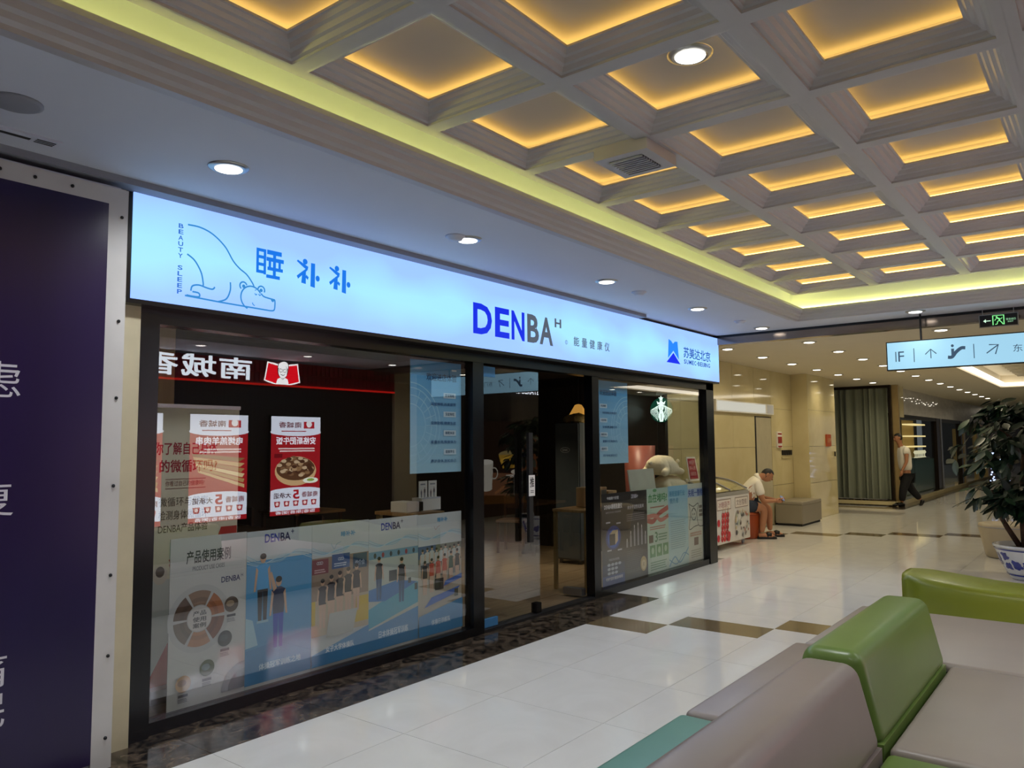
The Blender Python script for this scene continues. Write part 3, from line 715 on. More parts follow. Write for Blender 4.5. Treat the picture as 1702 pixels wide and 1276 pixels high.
def d_green(c, w, h):
    c.rect(0, 0, w, h, '#b4cbb9'); c.text('血在堵吗?', .03, .82, .51, .92, '#3f8a50', .03); c.ell(.2, .96, .05, .02, '#6ba870', 12)
    c.rows(.08, .755, .48, .785, 1, '#b06a5a'); c.curve([(0, .62), (.15, .60), (.3, .68), (.54, .74)], .06, '#b2574f'); c.curve([(0, .66), (.2, .66), (.34, .60), (.54, .64)], .05, '#c47a6c')
    c.rows(.06, .50, .48, .55, 2, '#b06a5a'); c.rect(.03, .35, .14, .44, '#5a4a3a'); c.text('3', .18, .35, .25, .47, '#3f7a48', .01); c.rows(.27, .36, .50, .46, 3, '#5d8a66')
    for k in range(3): c.rect(.05 + .165 * k, .18, .19 + .165 * k, .32, '#57925a'); c.ell(.12 + .165 * k, .255, .035, .04, '#a9c8a6', 12)
    c.rows(.06, .03, .48, .14, 4, '#5f8f68', .45)
def d_blue(c, w, h):
    for k in range(10): c.rect(0, h * k / 10, w, h * (k + 1) / 10, tuple(lin('#b4d2cd')[i] * (1 - k / 9) + lin('#8fc0d8')[i] * k / 9 for i in range(3)))
    c.text('睡眠健康行业', .04, .86, .46, .93, '#3c8ab0', .02); c.text('领先者', .04, .775, .28, .84, '#3c8ab0', .02); c.rows(.05, .22, .48, .58, 14, '#7d9aa0', .3)
    c.curve([(.0, .02), (.15, .12), (.3, .04), (.54, .2)], .02, '#6aa0c0'); c.curve([(.0, .10), (.2, .03), (.4, .14), (.54, .1)], .012, '#5c94b8')
def d_white(c, w, h):
    c.rect(0, 0, w, h, '#c6cabd'); c.rect(0, .82, w, .93, '#a9bcd0'); c.text('失眠一整晚', .02, .83, .45, .92, '#2a4a94', .025)
    K = '#2d2d2d'
    c.curve([(.03, .74), (.16, .70), (.31, .73), (.27, .60), (.31, .45), (.45, .43)], .012, K); c.curve([(.03, .74), (.07, .60), (.03, .42), (.18, .44), (.31, .45)], .012, K)
    c.ring(.17, .60, .075, .011, K); c.curve([(.12, .64), (.17, .68), (.22, .64)], .012, K); c.line([(.14, .57), (.14, .51)], .008, '#8ab0c4'); c.line([(.2, .57), (.2, .51)], .008, '#8ab0c4')
    for q in (.145, .195): c.ell(q, .60, .012, .016, K, 10)
    c.rows(.33, .56, .44, .72, 3, '#4a3c34', .7); c.rows(.05, .32, .42, .38, 2, '#b58a76', .7); c.rect(.16, .20, .29, .30, '#5b3a38'); c.rows(.06, .05, .4, .16, 4, '#8d8a78', .4)
sheet('window_poster', 'black window poster with a glowing cube device', 7.15, .07, 7.618, 1.05, PY, '#15151f', None, d_dark1)
sheet('window_poster', 'black window poster with pale crystal columns and a gold seal', 7.62, .07, 8.158, 1.05, PY, '#1a1820', None, d_dark2)
sheet('window_poster', 'light green window poster with red blood vessels', 8.16, .07, 8.70, 1.055, PY, '#b4cbb9', None, d_green)
sheet('window_poster', 'pale blue window poster full of small print', 8.702, .07, 9.25, 1.06, PY, '#b4d2cd', None, d_blue)
sheet('window_poster', 'cream window poster with a line drawing of a sleepless face', 9.252, .07, 9.695, 1.065, PY, '#c6cabd', None, d_white)

# PART2
# ================================================================== hoarding beside the shop
hb = thing('hoarding', 'dark purple vinyl hoarding with white lettering beside the shopfront', 'hoarding', (0, 0, 0))
box('board', (-3.2, -.285, 0), (1.865, -.12, 2.96), m_white, hb)
mv = mat('purple_vinyl', '#241644', .28, var=.12, scale=1.2, stretch=(3, 3, .4))
box('vinyl', (-3.1, -.297, .04), (1.80, -.287, 2.86), mv, hb)
MB().box(1.80, -.296, .0, 1.90, -.286, 2.95).box(1.80, -.292, 0, 1.86, -.288, 2.95).box(-3.1, -.296, 2.86, 1.80, -.286, 2.95).build('white_edge', mat('white_vinyl', '#cfccc9', .4, bump=.3, scale=4), hb)
for z in (2.8, 2.25, 1.85, 1.40, .95, .55, .15): MB().sphere((1.868, -.298, z), .009, 8, 6).build('nail', m_blackm, hb)
for x in (1.3, 1.45, 1.62): MB().sphere((x, -.298, 2.905), .009, 8, 6).build('nail', m_blackm, hb)
c = Cv()
for t, x, z, h in (('虑', 1.245, 1.83, .17), ('复', 1.235, 1.285, .16), ('痛', 1.235, .515, .15), ('眠', 1.235, .335, .15), ('焦', 1.02, 1.83, .17), ('恢', 1.01, 1.285, .16)):
    c.text(t, x, z, x + .18, z + h, '#d8d4de', .01)
c.build('lettering', PRINT, hb, (0, -.2975, 0), UP)
wr2 = box('wall_hoarding', (-3.2, -.1, 0), (1.88, .3, CZ), m_white); struct(wr2, 'white wall behind the purple hoarding', 'wall')

# ================================================================== cream marble wall beyond the shop
cw = sempty('wall_far', 'cream polished marble wall with panel joints beyond the shop', 'wall')
WY = .95
def panels(x0, x1, z0, z1, nx, nz, y, par=cw, name='marble_panel', d=.03):
    for i in range(nx):
        for j in range(nz):
            a = x0 + (x1 - x0) * i / nx; b = x0 + (x1 - x0) * (i + 1) / nx
            p = z0 + (z1 - z0) * j / nz; q = z0 + (z1 - z0) * (j + 1) / nz
            box(name, (a + .003, y + random.uniform(0, .003), p + .003), (b - .003, y + d, q - .003), m_cream, par)
box('wall_core', (9.96, WY + .025, 0), (18.6, WY + .4, 3.0), m_grout, cw)
panels(9.97, 14.1, 0, 3.0, 4, 4, WY); panels(14.98, 16.2, 0, 3.0, 1, 4, WY); panels(14.1, 14.98, 2.08, 3.0, 1, 1, WY)
box('pilaster_core', (16.23, .65, 0), (18.1, WY + .03, 3.0), m_grout, cw)
panels(16.2, 18.13, 0, 3.0, 1, 4, .62)
MB().box(16.2, .622, 0, 16.225, WY, 3.0).box(18.105, .622, 0, 18.13, 3, 3.0).build('marble_return', m_cream, cw)
d3 = sempty('door_3', 'plain cream service door recessed in the marble wall', 'door')
box('leaf', (14.13, WY + .0, .02), (14.96, WY + .02, 2.06), mat('door_paint', '#b3ab90', .5), d3)
box('gap', (14.1, WY - .004, 0), (14.16, WY + .01, 2.08), m_blackm, d3)
MB().sphere((14.24, WY - .02, 1.0), .025, 10, 6).build('door_knob', m_steel, d3)
bb = box('baseboard_far', (15.0, WY - .02, 0), (16.2, WY, .08), m_dark_marble); struct(bb, 'dark skirting under the cream wall', 'baseboard')
lp = thing('white_reflection_panel', 'blurred white reflection on the cream wall above the service door, made as a slim glowing panel', 'sign', (12.25, WY - .05, 2.12))  # a blurred reflection, built as a thin glowing slab
box('case', (0, 0, 0), (2.75, .045, .2), m_paper, lp); box('face', (.03, -.004, .02), (2.3, .0, .18), emit('pale_reflection_glow', '#f0eee0', .6), lp)
box('end_cap', (2.4, -.004, .02), (2.72, .0, .18), m_white, lp)
a1 = thing('alarm_box', 'small red and white fire alarm plate on the cream wall', 'alarm', (15.35, WY - .03, 1.60))
box('plate', (-.13, 0, -.12), (.13, .028, .2), m_paper, a1); box('red_panel', (-.11, -.006, -.03), (.11, 0, .1), mat('alarm_red', '#9c2a22', .4), a1); box('foot_bar', (-.1, -.006, -.11), (.1, 0, -.08), MATS['alarm_red'], a1); box('head_bar', (-.1, -.006, .14), (.1, 0, .17), MATS['alarm_red'], a1)
a2 = thing('alarm_box', 'square orange hydrant plate on the cream pilaster', 'alarm', (17.5, .59, 1.62))
box('plate', (-.16, 0, -.13), (.16, .028, .13), mat('alarm_orange', '#b0512a', .4), a2)
c = Cv(); c.text('119', -.08, -.05, .1, .05, '#e0c090', .01); c.build('print', PRINT, a2, (0, -.002, 0), UP)
a3 = thing('hook_rail', 'row of five small black wall hooks on the cream wall', 'hooks', (15.75, WY - .02, 1.36))
box('rail', (-.26, 0, -.09), (.26, .018, -.06), m_cream, a3)
for k in range(5): box('hook', (-.24 + .115 * k, -.02, -.03), (-.18 + .115 * k, .018, .07), m_blackm, a3)
a4 = thing('wall_knob', 'tiny black wall knob on the cream pilaster', 'knob', (17.95, .61, 1.32)); box('plate', (-.03, 0, -.06), (.03, .008, .06), m_cream, a4); box('stem', (-.02, -.02, -.05), (.02, 0, .05), m_blackm, a4)

# ================================================================== far shops
cu = thing('curtain', 'tall grey-green pleated curtain closing the far shop entrance', 'curtain', (20.9, 0, 0))
mcu = mat('curtain_cloth', '#868c7c', .85, var=.12, scale=3, stretch=(6, 6, .2))
cm = MB(); NP = 10; n = NP * 10
for i in range(n + 1):
    y = 1.9 - 1.80 * i / n; x = .06 * math.sin(2 * PI * i / 10 + 1.4 * math.sin(i * .17)) + .03 * math.sin(i * .23)
    for z, k in ((.16, 1.25), (1.2, 1.05), (2.75, .75), (2.93, .45)): cm.v.append((x * k, y, z))
for i in range(n):
    for q in range(3): a = i * 4 + q; cm.f.append((a, a + 4, a + 5, a + 1)); cm.m.append(0)
cm.build('cloth', mcu, cu, True)
box('rail', (-.06, .04, 2.92), (.06, 1.95, 3.0), mat('dark_bronze', '#2b2118', .35, .6), cu)
box('end_post', (-.05, .03, .12), (.05, .09, 3.0), MATS['dark_bronze'], cu)
pl = sempty('trim_5', 'pale stone plinth and gold post at the far shop corner', 'trim')
box('plinth', (20.75, .0, 0), (20.82, 2.0, .15), m_dark_marble, pl); box('plinth_top', (20.72, -.06, .03), (20.80, 2.0, .12), m_cream, pl)
box('plinth', (20.72, -.06, .0), (39, .0, .10), m_cream, pl)
box('gold_post', (20.95, -.12, 0), (21.06, .03, 3.0), m_brass, pl); box('corner_stone', (21.06, -.05, 2.2), (21.9, .1, 3.0), m_cream, pl)
gs = sempty('wall_glass_shop', 'grey fascia and dark glazed front of the far shop', 'wall')
mgf = mat('grey_stone', '#c6c2bc', .35, var=.15, scale=2., stretch=(1, 1, 4))
xx = 21.1
for w in (3.0, 3.0, 3.5, 4.0, 4.4): box('fascia_panel', (xx, .1, 2.30), (xx + w - .01, .2, 2.99), mgf, gs); xx += w
box('fascia_base', (21.1, .11, 2.2), (39, .22, 2.30), m_blackm, gs)
for x0, x1 in ((21.1, 27.3), (28.3, 32.0), (33.0, 38.9)): box('pane', (x0, .16, .1), (x1, .18, 2.22), m_glass_far, gs)
for x, w, m in ((21.1, .12, m_blackm), (27.3, .5, MATS['dark_bronze']), (28.0, .25, m_steel), (32, .3, MATS['dark_bronze']), (32.6, .4, m_brass), (36, .4, m_brass), (38.8, .3, m_brass)): box('post', (x, .1, .0), (x + w, .26, 2.3), m, gs)
for x0, x1 in ((21.25, 24.2), (24.3, 27.2)): box('low_film', (x0, .20, .1), (x1, .206, 1.05), mat('teal_film', '#3b5254', .3), gs)
for k in range(26):   # glints along the fascia, put in as small glowing beads
    x = 22.8 + .19 * k + random.uniform(-.09, .09); MB().sphere((x, .085, 2.72 + random.uniform(-.09, .07)), random.uniform(.008, .018), 6, 4).build('glint_bead', emit('bead_glint', '#fff6e0', 1.2), gs)
bk = box('wall_far_shop_back', (20.9, 3.0, 0), (40, 3.1, 3.0), mat('dark_olive', '#3c3a2e', .6)); struct(bk, 'dim olive back wall of the far glazed shop', 'wall')
sd = box('wall_far_shop_side', (18.1, 2.2, 0), (21.0, 2.3, 3.0), MATS['dark_olive']); struct(sd, 'dim wall behind the curtain', 'wall')
dc = thing('display_cabinet', 'lit glass display cabinet inside the far shop', 'cabinet', (33.4, 1.6, 0))
box('base', (-1.2, 0, 0), (1.4, .6, .95), MATS['teal_film'], dc)
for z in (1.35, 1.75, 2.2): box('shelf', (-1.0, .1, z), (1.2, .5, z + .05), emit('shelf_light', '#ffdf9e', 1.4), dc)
box('back_panel', (-1.0, .52, .95), (1.2, .56, 2.4), mat('gold_cloth', '#9a8450', .6), dc)
for k in range(7):
    v = thing('jewel_stand', 'small pale jewel stand on the display cabinet top', 'stand', (32.55 + .3 * k, 1.72, .95), 0, 'jewel stands on the lit cabinet')
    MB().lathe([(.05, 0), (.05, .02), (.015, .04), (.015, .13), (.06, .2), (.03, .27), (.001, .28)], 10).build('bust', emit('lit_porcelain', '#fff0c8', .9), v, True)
dc2 = thing('lit_niche', 'narrow bright niche between the gold posts of the far shop', 'niche', (39.0, 1.0, 0))
box('frame', (-.7, 0, .2), (.7, .3, 2.1), m_brass, dc2); box('glow', (-.4, -.02, .9), (.4, 0, 1.9), emit('niche_light', '#ffe6ae', 1.0), dc2)
for q in ((24.5, 1.4), (31, 1.4), (36, 1.2)): spot('far_shop_fill', (*q, 2.9), 60, (1, .85, .6), 2.4, 1.)  # bare spots added to brighten the far shop, no fixtures
nt_ = thing('framed_notice', 'small framed notice on the gold front of the far shop', 'notice', (37.4, .05, 1.55)); box('frame', (-.25, 0, -.3), (.25, .04, .3), m_paper, nt_); box('picture', (-.12, -.008, -.15), (.12, 0, .15), m_walnut, nt_)
fe = box('wall_end', (58, -7.2, 0), (58.3, 6, 3.0), mat('dim_grey', '#4a4846', .7)); struct(fe, 'dim grey end wall of the corridor', 'wall')
pf = box('wall_far_pillar', (44, -.1, 0), (46.2, .9, 3.0), mat('mauve_grey', '#6f6468', .6)); struct(pf, 'mauve grey pillar beyond the far shop', 'wall')
box('light_line', (39.2, -.4, 2.86), (45.5, -.36, 2.92), m_cove_white, pf)
ls = thing('light_tree', 'distant dark post dotted with blue-white lamps, glimpsed through the tree leaves', 'lamp', (24, -1.84, 0))
MB().lathe([(.2, 0), (.2, .03), (.03, .06), (.03, 1.3), (.001, 1.32)], 12).build('post', m_blackm, ls)
for k in range(34):
    z = random.uniform(.5, 1.3); a = random.uniform(0, 2 * PI); r = random.uniform(.05, .28)
    MB().sphere((r * math.cos(a), r * math.sin(a), z), random.uniform(.015, .03), 6, 4).build('lamp', emit('blue_lamp', '#b9ccff', 2.2), ls)

# ================================================================== hanging direction sign and exit sign
hs = thing('direction_sign', 'hanging pale blue lightbox direction sign with arrows', 'sign', (9.57, -2.32, 2.41))
LW, LH = 2.6, .305
box('case', (.0, -LW, -.012), (.06, .0, LH + .012), m_black, hs)
ef = emit('direction_face', '#a9ddf8', .9)
box('face', (-.004, -LW + .012, 0), (.0, -.012, LH), ef, hs)
for y in (-.36, -2.2): MB().lathe([(.011, LH), (.011, 3.02 - 2.41)], 10, -(-.03), y).build('rod', m_black, hs)
c = Cv(); K = '#33465a'
c.text('I', .095, .085, .105, .20, K); c.text('F', .125, .085, .185, .20, K, .0)
c.rect(.283, .07, .291, .225, K); c.rect(.865, .07, .873, .225, K)
c.line([(.455, .10), (.455, .20)], .009, K); c.line([(.40, .148), (.455, .202), (.51, .148)], .01, K)
c.curve([(.62, .10), (.66, .10), (.70, .15), (.75, .19), (.79, .19)], .035, K); c.rect(.655, .12, .682, .19, K); c.ell(.668, .222, .014, .016, K, 12)
c.line([(.985, .115), (1.09, .195)], .011, K); c.line([(1.01, .205), (1.095, .2), (1.065, .10)], .011, K)
c.text('东门', 1.225, .11, 1.40, .19, K, .0); c.rect(1.56, .07, 1.568, .225, K)
c.build('symbols', PRINT_LIT, hs, (-.0045, 0, 0), UPX)
ex = thing('exit_sign', 'small hanging black exit sign with green running figure', 'sign', (9.65, -3.24, 2.81))
box('case', (0, -.36, 0), (.03, 0, .14), m_steel, ex); box('face', (-.003, -.352, .008), (0, -.008, .132), m_blackm, ex)
for y in (-.035, -.32): MB().tube([(.015, y, .14), (.015, y, .2)], .004, 6).build('hanger', m_steel, ex)
c = Cv(); GR = '#7fe08a'
c.rect(.03 + .035, .066, .09 + .02, .074, '#c8f0d0'); c.poly([(.04, .07), (.065, .09), (.065, .05)], '#c8f0d0')
c.rect(.125, .02, .235, .125, GR); c.rect(.135, .02, .225, .118, '#0c1a0e')
c.ell(.165, .105, .009, .009, GR, 10); c.curve([(.168, .094), (.185, .085), (.192, .065)], .014, GR); c.line([(.19, .065), (.205, .05), (.222, .022)], .009, GR); c.line([(.188, .066), (.172, .055), (.168, .03), (.15, .026)], .009, GR)
c.line([(.17, .092), (.152, .08), (.147, .066)], .007, GR); c.line([(.18, .09), (.205, .082), (.215, .095)], .007, GR)
c.text('安全出口', .25, .062, .335, .085, '#9ad8a8', .0); c.text('EXIT', .265, .04, .315, .053, '#9ad8a8', .0)
c.build('symbols', print_mat('exit_ink', 1.2), ex, (-.0035, 0, 0), UPX)

# ================================================================== restaurant front across the corridor (seen mirrored in the shop glass)
OY = -6.6
ow = sempty('wall_opposite', 'dark restaurant front across the corridor, seen mirrored in the glass', 'wall')
box('dark_front', (-8, OY - .3, 0), (10.28, OY - .05, 2.6), mat('dark_maroon', '#1d1416', .35), ow)
box('pillar', (10.3, OY - .2, 0), (10.9, OY, CZ), mat('beige_stone', '#b9a98a', .4), ow)
box('wall_run', (10.9, OY - .3, 0), (14.0, OY - .05, 3.0), MATS['dark_maroon'], ow); box('wall_run', (14.0, OY - .3, 0), (40, OY - .05, 3.0), mat('grey_brown_wall', '#4c4640', .4), ow)
mred = mat('red_fascia', '#8a1020', .45)
fa = thing('restaurant_fascia', 'dark red ribbed restaurant fascia with white lettering across the corridor', 'sign')
box('board', (-4, OY - .05, 2.60), (10.28, OY, CZ - .035), mred, fa)
for k in range(150): box('rib', (-4 + .095 * k, OY, 2.64), (-4 + .095 * k + .05, OY + .02, CZ - .035), mred, fa)
box('edge_light', (-4, OY + .0, 2.58), (10.28, OY + .03, 2.61), emit('red_edge', '#ff2a20', 1.3), fa)
c = Cv()   # read from the corridor: facing +y, canvas x runs towards -x world
def ox(x): return -x
for k, t in enumerate('南城香'):
    d_ = Cv(); d_.text(t, -7.14 + .62 * k + .0, 2.655, -7.14 + .62 * k + .55, 2.985, '#e8f4ff', .022); d_.build('letter', PRINT_GLOW, fa, (0, OY + .021, 0), UPB)
c.poly([(-8.09, 2.66), (-8.04, 2.98), (-7.82, 2.95), (-7.65, 2.95), (-7.44, 2.98), (-7.38, 2.66), (-7.6, 2.60), (-7.87, 2.60)], '#ffffff')
c.poly([(-8.065, 2.675), (-8.02, 2.955), (-7.82, 2.92), (-7.65, 2.92), (-7.46, 2.955), (-7.405, 2.675), (-7.6, 2.625), (-7.87, 2.625)], '#e01020')
c.poly([(-7.86, 2.62), (-7.84, 2.70), (-7.78, 2.73), (-7.70, 2.73), (-7.64, 2.70), (-7.61, 2.62)], '#ffffff')
c.ell(-7.74, 2.845, .105, .135, '#141414', 24); c.ell(-7.74, 2.83, .088, .115, '#ffffff', 24)
c.poly([(-7.85, 2.86), (-7.84, 2.98), (-7.76, 3.01), (-7.66, 2.97), (-7.64, 2.87), (-7.70, 2.92), (-7.80, 2.92)], '#ffffff')
c.curve([(-7.85, 2.87), (-7.84, 2.97), (-7.76, 3.0), (-7.66, 2.96), (-7.64, 2.87)], .012, '#141414')
for s_ in (-1, 1): c.ring(-7.74 + .04 * s_, 2.845, .03, .008, '#141414', n=14)
c.curve([(-7.785, 2.785), (-7.74, 2.765), (-7.695, 2.785)], .01, '#141414'); c.line([(-7.76, 2.71), (-7.74, 2.69), (-7.72, 2.71)], .008, '#141414')
c.build('emblem', PRINT_GLOW, fa, (0, OY + .021, 0), UPB)['label'] = 'white and red shield emblem with a smiling face in glasses'
def screen(name, label, x0, x1, draw, z0=.45, z1=2.08):
    t = thing(name, label, 'screen', (x1, OY + .03, z0), PI)
    w, h = x1 - x0, z1 - z0
    box('bezel', (-.02, .004, -.02), (w + .02, .06, h + .02), m_black, t)
    c = Cv(); draw(c, w, h); c.build('picture', PRINT_SCREEN, t, (0, .003, 0), UP)
    return t
def d_screen(kind):
    def d(c, w, h):
        c.rect(0, 0, w, h, '#a01c24'); c.rect(0, h * .83, w, h, '#dfe6f6'); c.ell(w / 2, h * .84, w * .52, h * .04, '#dfe6f6', 24)
        c.text('南城香', w * .40, h * .885, w * .85, h * .945, '#6a3038', .02); c.rect(w * .13, h * .88, w * .35, h * .95, '#b02430'); c.ell(w * .24, h * .925, w * .06, h * .035, '#e8e8ec', 12)
        c.line([(w * .3, h * .85), (w * .8, h * .85)], .014, '#a01c24')
        c.text(['安格斯肥牛饭', '电烤羔羊肉串', '现熬小米粥'][kind], w * .1, h * .715, w * .9, h * .79, '#f2f4ff', .03); c.rows(w * .12, h * .64, w * .88, h * .69, 2, '#e8d8d8', .55)
        if kind == 0:
            c.ell(w * .5, h * .44, w * .42, h * .15, '#caa87a', 32); c.ell(w * .5, h * .465, w * .39, h * .12, '#5a3c28', 32)
            for k in range(44):
                a = random.uniform(0, 2 * PI); r = random.random() ** .5
                c.ell(w * .5 + w * .34 * r * math.cos(a), h * .49 + h * .1 * r * math.sin(a), w * .055, h * .018, random.choice(['#7a5a40', '#a88a68', '#4a2e20', '#c0a888', '#8a6a4a']), 8)
            c.ell(w * .2, h * .34, w * .16, h * .03, '#e8f0e0', 16); c.ell(w * .2, h * .345, w * .08, h * .015, '#8aa848', 12); c.rect(w * .78, h * .58, w * .94, h * .62, '#701018')
        else:
            for k in range(6):
                c.poly([(w * (.05 + .02 * k), h * (.30 + .05 * k)), (w * (.85 + .02 * k), h * (.46 + .03 * k)), (w * (.86 + .02 * k), h * (.485 + .03 * k)), (w * .05, h * (.335 + .05 * k))], ['#c8a878', '#b08a58', '#d8c090', '#a87c50', '#c4a070', '#8e6a44'][k])
        c.rect(0, h * .04, w, h * .25, '#dfe6f6'); c.ell(w / 2, h * .245, w * .5, h * .03, '#dfe6f6', 24)
        c.text('南城香', w * .05, h * .17, w * .38, h * .225, '#7a2a34', .02); c.text('5', w * .43, h * .155, w * .56, h * .25, '#b01c28', .03); c.text('大承诺', w * .6, h * .17, w * .94, h * .225, '#4a2a34', .02)
        for k in range(5): c.poly([(w * (.07 + .185 * k), h * .14), (w * (.19 + .185 * k), h * .14), (w * (.175 + .185 * k), h * .085), (w * (.085 + .185 * k), h * .085)], '#a8323a'); c.ell(w * (.13 + .185 * k), h * .115, w * .03, h * .018, '#f0dcd8', 10)
        c.rect(0, 0, w, h * .045, '#a01c24'); c.text('饭香|串香|粥香', w * .1, h * .003, w * .9, h * .04, '#f2f4ff', .015)
    return d
screen('menu_screen', 'glowing menu screen of a rice bowl across the corridor, mirrored in the glass', 7.53, 8.52, d_screen(0))
screen('menu_screen', 'glowing menu screen of grilled skewers across the corridor, mirrored behind the banner stand', 6.12, 7.10, d_screen(1))
screen('menu_screen', 'glowing menu screen of porridge across the corridor, mirrored by the shop corner', 4.72, 5.70, d_screen(2))
po = thing('breakfast_poster', 'brown breakfast poster of a mug and a yellow bowl mirrored in the glass door', 'poster', (15.2, OY + .03, 0), PI)
box('panel', (0, .004, 0), (2.6, .05, 2.1), m_blackm, po)
c = Cv(); c.rect(0, 0, 2.6, 2.1, '#20140e'); c.poly([(0, .35), (2.6, .5), (2.6, 1.0), (0, .85)], '#6a4630'); c.poly([(0, .2), (2.6, .3), (2.6, .5), (0, .35)], '#44290f')
c.rect(.3, .9, 1.1, 1.9, '#5a3218')
c.ell(1.35, 1.35, .42, .1, '#8a7a50', 24); c.poly([(.93, 1.35), (1.77, 1.35), (1.62, 1.05), (1.1, 1.05)], '#a8812c'); c.ell(1.35, 1.22, .36, .09, '#c49a38', 24)
c.poly([(1.95, 1.2), (2.45, 1.2), (2.42, .62), (2.0, .62)], '#b9b4a8'); c.ell(2.2, 1.2, .25, .06, '#d0ccc2', 20); c.ell(2.2, .62, .21, .06, '#b9b4a8', 20); c.ring(1.92, .95, .12, .03, '#a9a498')
c.curve([(.4, .75), (.9, .85), (1.4, .7), (1.9, .5)], .06, '#8a5a38'); c.curve([(.2, .62), (.8, .68), (1.5, .55)], .05, '#a87850'); c.rect(.95, .84, 1.5, .9, '#c8beb0'); c.ell(1.2, .96, .12, .05, '#c2b8a8', 16)
for k in range(12): c.curve([(.5 + .04 * k, 1.4), (.55 + .04 * k, 1.55), (.45 + .05 * k, 1.75)], .014, '#7a4a24')
c.build('picture', PRINT_DIM, po, (0, .003, 0), UP)
co = thing('round_shop_emblem', 'round green and white glowing emblem mirrored in the corner window', 'sign', (20.55, OY + .45, 2.55), -PI / 2)
MB().lathe([(.38, 0), (.38, .05)], 32).build('disc', m_blackm, co, rot=(PI / 2, 0, 0)); box('bracket', (-.45, -.04, -.02), (-.3, -.01, .02), m_steel, co)
c = Cv(); GW = '#e8fff4'; GD = '#0d3a2a'
c.ell(0, 0, .36, .36, GD, 36)
for k in range(7):
    for s_ in (-1, 1): c.curve([(s_ * (.07 + .035 * k), .16 - .02 * k), (s_ * (.13 + .03 * k), .02), (s_ * (.09 + .04 * k), -.12 + .02 * k), (s_ * (.13 + .035 * k), -.3 + .035 * k)], .017, GW)
c.ell(0, .08, .085, .11, GW, 20); c.poly([(-.12, .17), (-.14, .27), (-.07, .22), (0, .31), (.07, .22), (.14, .27), (.12, .17)], GW)
c.poly([(0, .44), (.025, .37), (.09, .37), (.04, .33), (.06, .27), (0, .31), (-.06, .27), (-.04, .33), (-.09, .37), (-.025, .37)], GW)
for s_ in (-1, 1): c.ell(s_ * .03, .09, .014, .008, GD, 8)
c.line([(-.025, .03), (.025, .03)], .008, GD); c.line([(0, .08), (0, .055)], .006, GD)
c.poly([(-.06, -.02), (.06, -.02), (.09, -.2), (.05, -.34), (-.05, -.34), (-.09, -.2)], GW); c.line([(0, -.1), (0, -.3)], .014, GD)
c.build('emblem', PRINT_GLOW, co, (0, -.052, 0), UP)
sw = thing('cafe_lettering', 'white glowing cafe lettering mirrored above the glass door', 'sign', (15.0, OY + .03, 2.76), PI)
box('rail', (0, .0, -.02), (1.1, .02, .0), m_blackm, sw)
c = Cv(); c.text('STARBUCKS', .02, 0, 1.08, .14, '#eef4ff', .02); c.build('lettering', PRINT_GLOW, sw, (0, -.002, 0), UP)

# ================================================================== inside the shop
for k, (x, y, w_) in enumerate(((3.6, 1.0, .8), (7.6, 1.7, 1), (8.9, .75, .9), (8.0, 3.4, .8))):
    downlight('downlight', ['warm ceiling light inside the shop above the banner stand', 'warm ceiling light inside the shop doorway', 'warm ceiling light over the plush bears', 'warm ceiling light deep inside the shop'][k], None, (x, y, 2.62), SHOP_W * w_, (1, .82, .55), m_lens_warm, .07, 1.7)
bs = thing('banner_stand', 'white roll-up banner stand with red chinese headline inside the window', 'banner', (2.46, .5, 0))
box('foot', (0, -.09, 0), (.63, .09, .09), m_steel, bs); MB().tube([(.31, .03, .05), (.31, .03, 1.86)], .012, 8).build('pole', m_steel, bs)
box('sheet', (0.005, -.004, .06), (.625, .0, 1.86), mat('banner_cloth', '#e0d4bc', .6, var=.03), bs); box('top_bar', (0, -.012, 1.85), (.63, .012, 1.875), m_steel, bs)
c = Cv(); RD = '#a02030'
c.rect(.005, .06, .625, .75, '#c9c8c2')
c.text('你了解自己身体', .02, 1.545, .46, 1.625, RD, .02); c.text('的微循环吗?', .06, 1.43, .46, 1.51, RD, .02); c.text('你看过自己的健康吗?', .1, 1.34, .37, 1.375, '#8a5a50', .0); c.line([(.1, 1.385), (.38, 1.385)], .004, '#8a5a50'); c.line([(.1, 1.325), (.38, 1.325)], .004, '#8a5a50')
for k, t in enumerate(('微循环与健康', '检测身体微循环', 'DENBA产品体验')): c.text(t, .06, 1.21 - .085 * k, .40, 1.27 - .085 * k, '#6a5a4a', .01)
c.rect(.14, .86, .38, .98, '#b9c9b4'); c.text('血管健康', .16, .93, .32, .965, '#3f7a48', .01); c.curve([(.14, .86), (.25, .92), (.38, .9)], .02, '#b2574f'); c.curve([(.14, .83), (.28, .87), (.38, .84)], .02, '#c47a6c')
c.poly([(.0, .10), (.30, .62), (.30, .20), (.14, .06)], '#b03028'); c.poly([(.40, .80), (.62, .80), (.62, 1.05), (.50, 1.05)], '#b83028'); c.ell(.08, .78, .05, .06, '#d8c8b8', 14); c.ell(.08, .80, .03, .035, '#3a2c28', 12)
c.build('print', PRINT, bs, (0, -.005, 0), UP)
